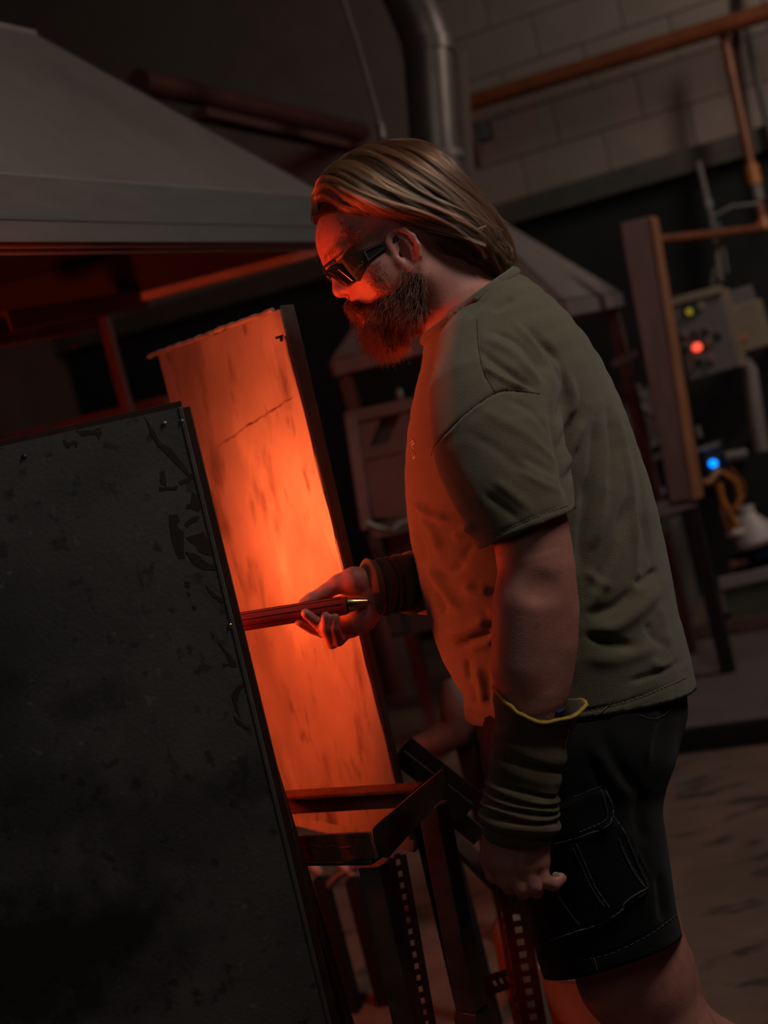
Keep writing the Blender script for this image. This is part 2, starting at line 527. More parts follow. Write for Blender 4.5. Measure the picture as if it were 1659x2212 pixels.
# ------------------------------------------------------------------ second hood with bench behind the man
def frustum(c, hw, hd, zt, thw, t0):
    b = [c - E1 * hw - E2 * hd, c + E1 * hw - E2 * hd, c + E1 * hw + E2 * hd, c - E1 * hw + E2 * hd]
    tc = Vector((c.x, c.y, zt))
    t = [tc - E1 * thw - E2 * thw, tc + E1 * thw - E2 * thw, tc + E1 * thw + E2 * thw, tc - E1 * thw + E2 * thw]
    return b, t


pr = P(1320, 676, 4.75)
pf = P(690, 826, 5.15)
mid = (pr + pf) / 2
h2w = abs((pr - pf).dot(E1)) / 2
c2_ = Vector((mid.x, mid.y, 1.425)) + E2 * .30
h2 = thing('bench_hood', 'mauve grey pyramid hood standing on posts behind the man', 'hood', (c2_.x, c2_.y, 0))
b_, t_ = frustum(c2_, h2w - .12, .42, 1.86, .10, 0)
b_[0] = b_[0] - E1 * .0
fas = [q_ + Z * .055 for q_ in b_]
names = ['front_slope', 'side_slope', 'rear_slope', 'far_slope']
for i in range(4):
    j = (i + 1) % 4
    obj(names[i], quadslab(fas[i], fas[j], t_[j], t_[i], .01), M['mauve'], h2)
    obj('eave', quadslab(b_[i], b_[j], fas[j], fas[i], .02), M['mauve'], h2, bevel=.006)
for i in range(4):
    inn = (c2_ - b_[i])
    pp = b_[i] + inn * .06
    obj('post', MB().bar((pp.x, pp.y, 0), (pp.x, pp.y, 1.425), .045, .045, E2), M['maroon'], h2, bevel=.004)
# cabinet below it
cbn = thing('warming_cabinet', 'dark steel warming cabinet with slanted opening below the rear hood', 'cabinet', tuple(Vector((P(830, 1000, 4.5).x, P(830, 1000, 4.5).y, 0))))
D_ = 4.55
def pbar(name, a, b, d, w, h, m_, par, up_=FW, bev=.004):
    return obj(name, MB().bar(P(*a, d), P(*b, d), w, h, up_), m_, par, bevel=bev)
obj('body', MB().prism([P(752, 905, D_ + .06), P(1000, 850, D_ + .06), P(1090, 1320, D_ + .06), P(845, 1380, D_ + .06)], E2 * .4), M['black'], cbn)
pbar('frame_post', (757, 900), (793, 1145), D_, .04, .036, M['flange'], cbn)
pbar('frame_rail', (745, 905), (960, 858), D_, .04, .035, M['maroon'], cbn)
pbar('frame_rail', (775, 985), (960, 942), D_, .04, .02, M['maroon'], cbn)
obj('front_panel', MB().prism([P(780, 992, D_), P(960, 950, D_), P(1010, 1110, D_), P(808, 1120, D_)], E2 * .03), M['maroon'], cbn)
obj('gusset', MB().prism([P(772, 915, D_), P(822, 905, D_), P(790, 985, D_), P(786, 985, D_)], E2 * .03), M['maroon'], cbn)
obj('gusset', MB().prism([P(866, 893, D_), P(960, 873, D_), P(960, 942, D_), P(832, 970, D_)], E2 * .03), M['maroon'], cbn)
pbar('ledge', (800, 1150), (1010, 1105), D_ - .02, .05, .02, M['darksteel'], cbn)
pbar('leg', (806, 1150), (860, 1370), D_, .045, .045, M['black'], cbn)
obj('chimney_stub', MB().tube([P(866, 872, D_ + .1), P(861, 840, D_ + .1)], .012, 8), M['grey'], cbn, smooth=True)
rod = thing('bent_rod', 'short bent iron rod with red lit tip lying on the cabinet ledge', 'rod', tuple(P(840, 1150, 4.45)))
obj('shaft', MB().tube([P(792, 1130, 4.4), P(820, 1140, 4.4), P(846, 1146, 4.4), P(862, 1132, 4.42), P(900, 1118, 4.44)], [.011, .009, .009, .009, .009], 8), M['steel'], rod, smooth=True)
can = tag(obj('floor_canister', MB().lathe(Vector((P(868, 1487, 6.3).x, P(868, 1487, 6.3).y, 0)), [(.10, 0), (.105, .02), (.085, .03), (.088, .42), (.06, .46), (.05, .47)], 24), M['grey'], smooth=True),
          'blurred grey canister standing on the floor right of the glowing panel', 'canister')
bn = thing('wooden_bench', 'blurred dark wooden bench arm curving beside the shirt hem', 'bench', tuple(Vector((P(985, 1600, 3.3).x, P(985, 1600, 3.3).y, 0))))
bp_ = [(968, 1468), (985, 1500), (1000, 1545), (985, 1578), (945, 1602), (880, 1620)]
obj('curved_arm', MB().tube([P(x, y, 3.3) for x, y in bp_], [.016, .04, .055, .045, .035, .02], 14), M['wood'], bn, smooth=True)
e_ = P(1000, 1560, 3.34)
obj('leg', MB().bar((e_.x, e_.y, 0), (e_.x, e_.y, e_.z), .05, .05, E2), M['black'], bn, bevel=.004)
e2_ = P(1150, 1560, 3.4)
obj('seat', MB().bar((e_.x, e_.y + .02, e_.z - .06), (e2_.x, e2_.y + .02, e_.z - .06), .3, .04), M['black'], bn, bevel=.004)
obj('leg', MB().bar((e2_.x, e2_.y, 0), (e2_.x, e2_.y, e_.z - .06), .05, .05, E2), M['black'], bn, bevel=.004)

# ------------------------------------------------------------------ machine frame and controls at the right
fr = thing('burner_frame', 'dark steel frame with an upright reddish wooden board at right', 'frame', tuple(Vector((P(1450, 1085, 5.1).x, P(1450, 1085, 5.1).y, 0))))
dp = 5.0
qd = [P(1338, 482, dp), P(1404, 468, dp), P(1492, 1082, dp), P(1450, 1086, dp)]
obj('wood_board', MB().prism([P(1338, 482, dp), P(1404, 467, dp), P(1497, 1080, dp), P(1447, 1086, dp)], E2 * .05), M['wood'], fr, bevel=.005)
obj('board_edge', MB().prism([P(1404, 467, dp - .005), P(1416, 470, dp - .005), P(1516, 1076, dp - .005), P(1497, 1081, dp - .005)], E2 * .05), M['wood_edge'], fr, bevel=.003)
pbar('shelf_rail', (1380, 1112), (1500, 1080), 5.05, .05, .035, M['mauve'], fr)
a_ = P(1392, 1112, 5.08)
obj('leg', MB().bar((a_.x, a_.y, 0), a_, .05, .05, E2), M['black'], fr, bevel=.004)
a_ = P(1490, 1085, 5.08)
obj('leg', MB().bar((a_.x, a_.y, 0), a_, .05, .05, E2), M['black'], fr, bevel=.004)
pbar('brace', (1318, 790), (1400, 752), 5.1, .03, .03, M['maroon'], fr)
obj('curved_pipe', MB().tube([P(1462, 1104, 5.2), P(1440, 1118, 5.2), P(1424, 1150, 5.2), P(1420, 1200, 5.2)], .016, 10), M['grey'], fr, smooth=True)

rl = thing('steel_reel', 'blurred dark steel machine with rods half hidden behind the wooden board', 'machine', tuple(Vector((P(1380, 1000, 6.2).x, P(1380, 1000, 6.2).y, 0))))
obj('housing', MB().prism([P(1340, 835, 6.1), P(1400, 850, 6.1), P(1430, 960, 6.1), P(1375, 985, 6.1), P(1340, 920, 6.1)], E2 * .2), M['panelgrey'], rl, bevel=.01)
obj('knob', MB().lathe(P(1362, 838, 6.05), [(.0, -.03), (.03, -.02), (.035, .0), (.03, .02), (.0, .03)], 14, FW), M['white'], rl, smooth=True)
for a, b in (((1362, 862), (1420, 905)), ((1375, 985), (1425, 952)), ((1385, 1012), (1428, 982))):
    obj('rod', MB().tube([P(*a, 6.0), P(*b, 6.0)], .014, 8), M['mauve'], rl, smooth=True)
a_ = P(1370, 955, 6.05)
obj('pedestal', MB().bar((a_.x, a_.y, 0), a_, .12, .1, E2), M['black'], rl, bevel=.004)

ctl = thing('control_box', 'grey control box with round buttons and one lit red lamp', 'control box', tuple(P(1545, 820, 5.4)))
dc = 5.3
T4 = [(1446, 652), (1556, 624), (1597, 792), (1490, 824)]
obj('enclosure', MB().prism([P(x, y, dc) for x, y in T4], E2 * .14), M['panelgrey'], ctl, bevel=.006)
obj('lid_lip', MB().bar(P(1440, 656, dc - .01), P(1560, 624, dc - .01), .03, .022, FW), M['beige'], ctl, bevel=.003)
obj('lid_lip', MB().bar(P(1560, 626, dc + .02), P(1600, 792, dc + .02), .05, .02, FW), M['beige'], ctl, bevel=.003)


def disc(name, px, py, d, r, m_, par, depth=.02):
    c = P(px, py, d)
    return obj(name, MB().lathe(c, [(r * .9, -depth), (r, -depth * .6), (r, depth)], 14, FW), m_, par, smooth=True)


mt = disc('meter', 1490, 672, dc, .026, M['black'], ctl)
M['yel'] = emit('yellow_display', (.55, .45, .01), .35)
disc('display', 1489, 674, dc - .02, .012, M['yel'], mt, .004)
for k in range(7):
    a = k * .9
    disc('tick', 1489 + 6.0 * math.cos(a), 673 + 6.0 * math.sin(a), dc - .024, .003, M['yel'], mt, .003)
disc('button', 1513, 662, dc, .017, M['beige'], ctl)
for (x, y) in ((1478, 725), (1500, 721), (1523, 716), (1551, 724), (1483, 752), (1530, 743), (1512, 780), (1536, 778)):
    mm = M['redlabel'] if (x, y) in ((1478, 725), (1536, 778)) else (M['copper'] if x == 1530 else M['black'])
    ring = disc('button_collar', x, y - 2, dc, .02, M['grey'], ctl, .01)
    disc('button', x, y, dc - .012, .013, mm, ring, .012)
M['redlamp'] = emit('red_lamp', (1.0, .085, .04), 1.6)
M['bluelamp'] = emit('blue_lamp', (.0, .22, 1.0), 2.6)
lr = disc('lamp_collar', 1506, 750, dc, .02, M['black'], ctl, .01)
disc('red_lamp', 1506, 750, dc - .015, .0165, M['redlamp'], lr, .012)
q_ = P(1540, 765, 5.5 - .06)
obj('wall_bracket', MB().bar(q_, q_ + E2 * (WB - q_.dot(E2) - .01), .04, .04), M['black'], ctl, bevel=.004)
bx = thing('junction_box', 'beige junction box right of the control box with an orange label', 'box', tuple(P(1625, 760, 5.55)))
obj('enclosure', MB().prism([P(1575, 662, 5.5), P(1638, 646, 5.5), P(1668, 744, 5.5), P(1602, 764, 5.5)], E2 * .1), M['beige'], bx, bevel=.006)
obj('lid', MB().bar(P(1572, 660, 5.52), P(1630, 642, 5.52), .1, .03, FW), M['panelgrey'], bx, bevel=.004)
obj('orange_label', MB().prism([P(1591, 726, 5.49), P(1612, 720, 5.49), P(1614, 732, 5.49), P(1593, 738, 5.49)], E2 * .012), M['orange'], bx)
obj('knob', MB().lathe(P(1595, 757, 5.45), [(.0, -.02), (.02, -.015), (.022, .03)], 12, FW), M['copper'], bx, smooth=True)
obj('outlet_pipe', MB().tube([P(1602, 762, 5.55), P(1620, 800, 5.55), P(1632, 900, 5.55), P(1645, 975, 5.55)], [.02, .03, .034, .034], 12), M['mauve'], bx, smooth=True)
q_ = P(1640, 735, 5.62 - .06)
obj('wall_bracket', MB().bar(q_, q_ + E2 * (WB - q_.dot(E2) - .01), .04, .04), M['black'], bx, bevel=.004)
# regulator with a blue light and hoses
rg = thing('gas_regulator', 'black gas regulator with a blue light and orange hoses', 'regulator', tuple(P(1540, 1010, 5.4)))
obj('body', MB().prism([P(1512, 962, 5.4), P(1556, 950, 5.4), P(1572, 1016, 5.4), P(1528, 1028, 5.4)], E2 * .08), M['black'], rg, bevel=.01)
disc('blue_lamp', 1541, 1001, 5.38, .0145, M['bluelamp'], rg, .012)
obj('bracket', MB().tube([P(1500, 975, 5.4), P(1530, 968, 5.4), P(1552, 960, 5.4)], .010, 8), M['grey'], rg, smooth=True)
obj('fitting', MB().tube([P(1566, 988, 5.4), P(1612, 980, 5.4)], .022, 10), M['grey'], rg, smooth=True)
obj('fitting', MB().tube([P(1504, 920, 5.3), P(1510, 945, 5.3)], .014, 10), M['grey'], rg, smooth=True)
for pts, r_ in (([(1518, 1042), (1534, 1040), (1548, 1022), (1556, 1016)], .016), ([(1552, 1045), (1560, 1080), (1580, 1115), (1592, 1140)], .014),
                ([(1560, 1020), (1590, 1040), (1600, 1075), (1588, 1100)], .012), ([(1556, 1040), (1558, 1100), (1568, 1135), (1580, 1150)], .010),
                ([(1575, 1010), (1605, 1045), (1606, 1075)], .009)):
    obj('hose', MB().tube([P(x, y, 5.4) for x, y in pts], r_, 8), M['orange'] if r_ > .011 else M['copper'], rg, smooth=True)
q_ = P(1550, 1000, 5.55 - .06)
obj('wall_bracket', MB().bar(q_, q_ + E2 * (WB - q_.dot(E2) - .01), .04, .04), M['black'], rg, bevel=.004)
a_ = P(1484, 1330, 6.5)
tk = thing('grey_tank', 'upright grey gas cylinder standing below the wooden board', 'tank', (a_.x, a_.y, .055))
obj('shell', MB().lathe((a_.x, a_.y, .055), [(.07, 0), (.075, .02), (.075, .40), (.055, .45), (.03, .475)], 24), M['grey'], tk, smooth=True)
obj('valve', MB().lathe((a_.x, a_.y, .53), [(.018, 0), (.018, .04), (.03, .045), (.03, .07)], 12), M['white'], tk, smooth=True)
a_ = P(1610, 1345, 5.7)
gb = thing('green_bin', 'dark green steel bin under the white jug', 'bin', (a_.x, a_.y, .055))
obj('body', MB().prism([P(1556, 1262, 5.7), P(1690, 1232, 5.7), P(1712, 1335, 5.7), P(1584, 1358, 5.7)], E2 * .3), M['green'], gb, bevel=.01)
obj('rim', MB().bar(P(1552, 1262, 5.68), P(1692, 1230, 5.68), .05, .02, FW), M['mauve'], gb, bevel=.004)
obj('base_rail', MB().bar(P(1490, 1366, 5.75), P(1715, 1330, 5.6), .05, .02, FW), M['maroon'], gb, bevel=.004)
mtv = thing('pump_motor', 'dark blue pump motor with a dull red plate on the green bin', 'motor', tuple(P(1640, 1240, 5.8)))
obj('casing', MB().tube([P(1582, 1222, 5.8), P(1600, 1216, 5.8), P(1680, 1200, 5.8)], [.036, .042, .042], 16), M['plastic'], mtv, smooth=True)
obj('cover', MB().tube([P(1622, 1190, 5.75), P(1690, 1176, 5.75)], .05, 16), M['blue'], mtv, smooth=True)
obj('name_plate', MB().prism([P(1575, 1214, 5.68), P(1612, 1206, 5.68), P(1615, 1221, 5.68), P(1578, 1228, 5.68)], E2 * .02), M['redlabel'], mtv, bevel=.003)
jg = thing('white_jug', 'white plastic jug standing on the pump at the right edge', 'jug', tuple(P(1630, 1180, 5.7)))
obj('body', MB().tube([P(1637, 1176, 5.7), P(1634, 1168, 5.7), P(1624, 1140, 5.7), P(1616, 1118, 5.7), P(1612, 1104, 5.7)], [.075, .085, .075, .04, .028], 18), M['white'], jg, smooth=True)
obj('cap', MB().tube([P(1612, 1106, 5.7), P(1609, 1093, 5.7)], .034, 14), M['white'], jg, smooth=True)
obj('spout', MB().tube([P(1612, 1150, 5.66), P(1585, 1152, 5.66), P(1570, 1150, 5.66)], [.02, .016, .022], 10), M['white'], jg, smooth=True)
obj('spout_cap', MB().tube([P(1590, 1128, 5.68), P(1596, 1118, 5.68)], .016, 10), M['white'], jg, smooth=True)

# ------------------------------------------------------------------ glowing heat shield panel
pn = thing('glowing_shield', 'tall sheet steel heat shield lit bright orange by the furnace', 'shield', tuple(Vector((P(893, 1838, 2.2).x, P(893, 1838, 2.2).y, 0))))
TR, BR = P(603, 668, 2.20), P(893, 1838, 2.185)
TL, BL = P(341, 766, 2.57), P(598, 1756, 2.58)
nrm = (TR - TL).cross(BL - TL).normalized()
if nrm.dot(FW) < 0: nrm = -nrm                     # away from the camera
NS = 26
top = []
for i in range(NS + 1):
    t = i / NS
    p = TL.lerp(TR, t)
    wob = (.0014 * math.sin(9 * t) + .0012 * math.sin(31 * t + 1) + rnd.uniform(-.0007, .0007)) if 0 < i < NS else 0
    top.append(p + Z * wob)
obj('panel', MB().prism(top + [BR, BL], nrm * .004), M['panel'], pn)
rag = [TL.lerp(TR, t) + Z * (.002 + .0007 * math.sin(13 * t) + .0005 * math.sin(31 * t + 2) + rnd.uniform(-.0004, .0004)) - nrm * .003 for t in np.linspace(-.075, .97, 40)]
obj('top_bead', MB().tube(rag, [.0042 + .0008 * math.sin(i * 1.9) for i in range(40)], 8), M['panel'], pn, smooth=True)
crk = []
for t in np.linspace(.30, .98, 22):
    crk.append(TL.lerp(BL, .25 - .01 * t).lerp(TR.lerp(BR, .155), t) - nrm * .0008 + Z * rnd.uniform(-.002, .002))
for k in range(0, 20, 2):
    obj('cracked_seam', MB().tube(crk[k:k + 3], [.0003, .0007 + .0005 * (k % 3), .0003], 6), M['scorch'], pn)
obj('scorch_mark', MB().prism([P(594, 728, 2.192), P(612, 722, 2.192), P(611, 737, 2.192), P(605, 738, 2.192), P(604, 730, 2.192), P(596, 733, 2.192)], FW * .003), M['plastic'], pn)
# outer flange facing the camera
obj('side_flange', MB().prism([P(604, 660, 2.203), P(634, 657, 2.235), P(668, 800, 2.235), P(905, 1835, 2.225), P(894, 1842, 2.192)], FW * .006), M['flange'], pn, bevel=.002)
obj('edge_bead', MB().tube([TR.lerp(BR, t) - nrm * .002 + Vector((rnd.uniform(-.001, .001), 0, 0)) for t in np.linspace(.05, .98, 30)], [.0022 + rnd.uniform(-.001, .001) for _ in range(30)], 6), M['panel'], pn, smooth=True)
lowrim = obj('lower_rim', MB().prism([P(612, 1762, 2.5), P(893, 1818, 2.17), P(893, 1842, 2.17), P(612, 1778, 2.5)], nrm * .004), M['panel'], pn)
a_ = P(900, 1835, 2.2)
obj('leg', MB().bar(P(893, 1700, 2.2), (a_.x + .004, a_.y, 0), .022, .022, E2), M['black'], pn, bevel=.002)
a_ = Vector((BL.x, BL.y, 0))
obj('leg', MB().bar(BL, a_, .03, .03, E2), M['black'], pn, bevel=.002)

# ------------------------------------------------------------------ dark sheet in the left foreground
sh = thing('steel_shield', 'large dark stained steel sheet standing in the left foreground', 'shield', tuple(Vector((P(500, 1500, 1.76).x - .3, P(500, 1500, 1.76).y, 0))))
d_s = 1.92
sTR, sBR = P(392, 879, d_s), P(745, 2333, d_s)
sTL = P(-420, 1056, d_s)
sBL = sTL + (sBR - sTR)
snrm = (sTR - sTL).cross(sBL - sTL).normalized()
if snrm.dot(FW) < 0: snrm = -snrm
obj('plate', MB().prism([sTL, sTR, sBR, sBL], snrm * .003), M['sheet'], sh)


def S(px, py):                                  # point on the plate front
    o_, d = C0, (P(px, py, 1) - C0)
    t = (sTR - o_).dot(snrm) / d.dot(snrm)
    return o_ + d * t


plate = [o for o in sh.children if o.name.startswith('plate')][0]
nt = M['sheet'].node_tree
b_ = nt.nodes['Principled BSDF']
src = b_.inputs['Base Color'].links[0].from_socket
tcn = nt.nodes.new('ShaderNodeTexCoord')
prev = src
wv = Vector(plate['_w'])
for (sx, sy, rad_) in ((60, 2090, .17), (180, 2040, .07), (200, 1515, .045), (560, 1680, .05), (-60, 1500, .05), (120, 1730, .09), (400, 1780, .10)):
    loc = S(sx, sy) - wv
    sb = nt.nodes.new('ShaderNodeVectorMath'); sb.operation = 'SUBTRACT'
    sb.inputs[1].default_value = loc
    nt.links.new(tcn.outputs['Object'], sb.inputs[0])
    mp_ = nt.nodes.new('ShaderNodeMapping')
    mp_.inputs['Rotation'].default_value = (0, .5, 0)
    mp_.inputs['Scale'].default_value = (.55, 1, 1.15)
    nt.links.new(sb.outputs[0], mp_.inputs[0])
    ln_ = nt.nodes.new('ShaderNodeVectorMath'); ln_.operation = 'LENGTH'
    nt.links.new(mp_.outputs[0], ln_.inputs[0])
    nz_ = nt.nodes.new('ShaderNodeTexNoise'); nz_.inputs['Scale'].default_value = 26; nz_.inputs['Detail'].default_value = 6
    nt.links.new(tcn.outputs['Object'], nz_.inputs['Vector'])
    ad = nt.nodes.new('ShaderNodeMath'); ad.operation = 'MULTIPLY_ADD'; ad.inputs[1].default_value = rad_ * .9
    nt.links.new(nz_.outputs['Fac'], ad.inputs[0]); nt.links.new(ln_.outputs['Value'], ad.inputs[2])
    mr = nt.nodes.new('ShaderNodeMapRange')
    mr.inputs['From Min'].default_value = rad_ * .85
    mr.inputs['From Max'].default_value = rad_ * 1.35
    mr.inputs['To Min'].default_value = .82 if rad_ > .1 else .45
    mr.inputs['To Max'].default_value = 0
    nt.links.new(ad.outputs[0], mr.inputs['Value'])
    mx = nt.nodes.new('ShaderNodeMix'); mx.data_type = 'RGBA'
    nt.links.new(mr.outputs[0], mx.inputs['Factor']); nt.links.new(prev, mx.inputs['A'])
    mx.inputs['B'].default_value = (.012, .010, .009, 1)
    prev = mx.outputs['Result']
nt.links.new(prev, b_.inputs['Base Color'])
obj('edge_trim', MB().bar(sTR + ER * .0048 + snrm * .006, sBR + ER * .0048 + snrm * .006, .012, .0095, snrm), M['edge'], sh, bevel=.001)
obj('edge_trim', MB().bar(sTL + EU * .003 + snrm * .006, sTR + EU * .003 + snrm * .006, .006, .012, EU), M['edge'], sh, bevel=.001)
obj('folded_edge', MB().bar(sTR - ER * .002, sBR - ER * .002, .006, .003, snrm), M['flange'], sh, bevel=.001)
for (x, y) in ((355, 915), (393, 910), (497, 1351), (52, 987)):
    c = S(x, y)
    obj('rivet' if x != 52 else 'screw_hole', MB().lathe(c, [(.0005, -.003), (.0026, -.0022), (.004, .0)], 10, snrm), M['brass'] if x == 497 else (M['steel'] if x != 52 else M['plastic']), sh, smooth=True)


def blob(poly, name, m_, jit=1.5, thick=.0006):
    """a dried splash: irregular thin patch lying on the plate"""
    out = []
    n = len(poly)
    for i in range(n):
        (x0, y0), (x1, y1) = poly[i], poly[(i + 1) % n]
        for t in (0, .33, .66):
            out.append(S(x0 + (x1 - x0) * t + rnd.uniform(-jit, jit), y0 + (y1 - y0) * t + rnd.uniform(-jit, jit)) - snrm * thick)
    return MB().prism(out, snrm * thick)


stains = [[(165, 930), (200, 930), (218, 922), (220, 935), (214, 948), (208, 938), (180, 940)],
          [(137, 950), (148, 955), (168, 953), (166, 966), (160, 957), (148, 968), (140, 960)],
          [(312, 900), (332, 930), (345, 955), (370, 970), (395, 1000), (410, 1025), (420, 1015), (425, 1020), (410, 1032), (390, 1010), (360, 980), (340, 962), (325, 935)],
          [(346, 1018), (356, 1016), (361, 1040), (358, 1050), (348, 1045)], [(345, 1053), (375, 1052), (384, 1048), (382, 1058), (372, 1058), (346, 1060)],
          [(388, 1040), (410, 1030), (418, 1022), (424, 1026), (412, 1040), (392, 1047)],
          [(415, 1062), (432, 1072), (438, 1092), (430, 1105), (412, 1096), (403, 1098), (404, 1090), (412, 1085)],
          [(365, 1112), (385, 1112), (388, 1125), (380, 1132), (398, 1150), (398, 1205), (386, 1205), (372, 1165)],
          [(398, 1130), (425, 1112), (430, 1118), (404, 1140)],
          [(402, 1190), (430, 1200), (445, 1215), (470, 1225), (478, 1232), (468, 1232), (440, 1230), (415, 1215)],
          [(402, 1160), (440, 1150), (462, 1175), (460, 1200), (436, 1195), (420, 1175)],
          [(400, 1255), (412, 1258), (410, 1270), (400, 1265)], [(405, 1278), (412, 1282), (408, 1288)], [(415, 1308), (424, 1312), (420, 1318)],
          [(445, 1265), (470, 1285), (492, 1296), (480, 1302), (462, 1290)], [(458, 1368), (464, 1372), (460, 1378)],
          [(472, 1390), (490, 1405), (508, 1430), (512, 1440), (502, 1440), (488, 1412)], [(482, 1432), (498, 1436), (484, 1439)],
          [(500, 1500), (515, 1480), (536, 1470), (530, 1478), (520, 1490), (512, 1520), (520, 1550), (510, 1535)],
          [(505, 1545), (530, 1565), (540, 1575), (528, 1572), (512, 1560)]]
for s_ in stains:
    obj('stain', blob(s_, 'stain', M['stain']), M['stain'], sh)
obj('scratch', MB().bar(S(296, 1218), S(313, 1272), .001, .0006, snrm), M['flange'], sh)
obj('scratch', MB().bar(S(362, 1610), S(386, 1690), .001, .0006, snrm), M['flange'], sh)
b0 = P(640, 1760, 1.83)
obj('leg', MB().bar(P(574, 1640, d_s + .03), P(741, 2200, d_s + .03), .020, .020, E2), M['edge'], sh, bevel=.002)
b1 = P(741, 2200, d_s + .03)
obj('leg', MB().bar(b1, (b1.x + .01, b1.y, 0), .020, .020, E2), M['edge'], sh, bevel=.002)
b2 = sBL.lerp(sBR, .15) + snrm * .07
obj('leg', MB().bar(b2 + Z * .3, (b2.x, b2.y, 0), .03, .03, E2), M['edge'], sh, bevel=.002)

# ------------------------------------------------------------------ furnace, added glow sources, blowpipe
pb0 = P(790, 1301, 2.035)                          # brass tip
pb1 = P(520, 1344, 2.034)
pdir = (pb1 - pb0).normalized()
gx = pb0 + pdir * ((-.55 - pb0.x) / pdir.x)      # unseen glass gather, added as the main light source
fn = thing('glass_furnace', 'round steel glass furnace hidden behind the dark shield', 'furnace', (gx.x - .4, gx.y + .12, 0))
fc = Vector((gx.x - .16, gx.y + .12, gx.z + .04))
ax = Vector((-1, 0, 0))
obj('drum', MB().tube_profile(fc, ax, [(.14, 0), (.21, .0), (.215, .02), (.215, .62), (.2, .66)], 28), M['darksteel'], fn, smooth=True)
obj('mouth_ring', MB().tube([fc + Vector((.012, math.cos(a) * .15, math.sin(a) * .15)) for a in np.linspace(0, 2 * math.pi, 25)], .018, 8), M['fire'], fn, smooth=True)
M['mouth'] = emit('furnace_fire', GLOW, 24.0)
obj('fire', MB().tube_profile(fc + Vector((.008, 0, 0)), Vector((1, 0, 0)), [(.135, 0), (.135, .004), (.05, .02)], 28), M['mouth'], fn)
hp = Vector((-.305, 2.15, fc.z + .03))
hn_ = Vector((.80, .58, .10)).normalized()
obj('added_panel_glow_tube', MB().tube([fc + Vector((-.10, .12, .05)), hp - hn_ * .075, hp], [.05, .05, .05], 18, False), M['fire'], fn, smooth=True)  # unseen glowing tube, added to make the hot spot on the panel
M['panel_glow'] = emit('added_panel_glow', (1.0, .112, .028), 300.0)
obj('added_panel_glow_disc', MB().tube_profile(hp - hn_ * .060, hn_, [(.040, 0), (.040, .004), (.02, .006)], 18), M['panel_glow'], fn)
vn = Vector((.12, .85, .46)).normalized()
vp = fc + Vector((-.30, .13, .10)) + vn * .10
obj('added_hood_glow_tube', MB().tube([vp - vn * .12, vp + vn * .07], [.074, .074], 20, False), M['darksteel'], fn, smooth=True)  # unseen tube with a glow, added to redden the hood edge
M['hood_glow'] = emit('added_hood_glow', GLOW, 120.0)
obj('added_hood_glow', MB().tube_profile(vp - vn * .02, vn, [(.068, 0), (.068, .006), (.03, .012)], 20), M['hood_glow'], fn)
obj('added_light_baffle', MB().box(Vector((gx.x + .12, gx.y, gx.z - .125)), (.17, .07, .012)), M['fire'], fn, bevel=.004)  # unseen slab added to keep firelight off the stand below
obj('light_baffle_bracket', MB().bar(fc + Vector((-.05, 0, -.20)), Vector((gx.x + .22, gx.y, gx.z - .145)), .04, .03), M['darksteel'], fn)
for sx, sy in ((-.12, .15), (-.12, -.15), (-.55, .15), (-.55, -.15)):
    a_ = fc + Vector((sx, sy, -.14))
    obj('leg', MB().bar((a_.x, a_.y, 0), a_, .04, .04, E2), M['darksteel'], fn, bevel=.003)
bpip = thing('blowpipe', 'glassblowing pipe with dark red handle and brass tip held in the right hand', 'blowpipe', tuple(pb0))
R1 = .0135
tip = lambda t: pb0 + pdir * t
obj('handle', MB().tube([tip(.028), tip(.030), tip(.3), tip(.302)], [R1 * .9, R1, R1, R1 * .9], 20), M['redwood'], bpip, smooth=True)
for k in range(9):
    a = k * 2 * math.pi / 9
    u_ = pdir.cross(Z).normalized()
    v_ = u_.cross(pdir)
    off = (u_ * math.cos(a) + v_ * math.sin(a)) * (R1 + .0001)
    obj('groove', MB().tube([tip(.034) + off, tip(.295) + off], .0006, 5), M['plastic'], bpip)
obj('brass_ferrule', MB().tube([tip(-.004), tip(-.003), tip(.002), tip(.012), tip(.02), tip(.0275)], [.002, .0045, .0058, .0085, .0105, .0112], 18), M['brass'], bpip, smooth=True)
obj('black_ring', MB().tube([tip(.0255), tip(.029)], .0122, 18), M['plastic'], bpip, smooth=True)
obj('bore', MB().tube([tip(-.0048), tip(-.003)], .0022, 10), M['plastic'], bpip)
L_ = (gx - pb0).length
obj('iron_shaft', MB().tube([tip(.30), tip(L_ - .03)], .008, 12), M['darksteel'], bpip, smooth=True)
M['gather_glow'] = emit('added_gather_glow', GLOW, 165.0)  # glow added out of view to throw light all round
gb_ = obj('added_gather_glow', MB().tube_profile(gx - pdir * .07, pdir, [(.008, 0), (.035, .015), (.052, .05), (.05, .085), (.03, .115), (.004, .125)], 20), M['gather_glow'], bpip, smooth=True)

# ------------------------------------------------------------------ pipe rest stand at the bottom centre
st = thing('pipe_rest', 'welded steel pipe rest with angled yoke and square legs', 'stand', tuple(Vector((P(850, 1900, 1.97).x, P(850, 1900, 1.97).y, 0))))


def pbar2(name, a, b, w, h, m_, par, up_=Z, bev=.0015):
    return obj(name, MB().bar(P(*a), P(*b), w, h, up_), m_, par, bevel=bev)


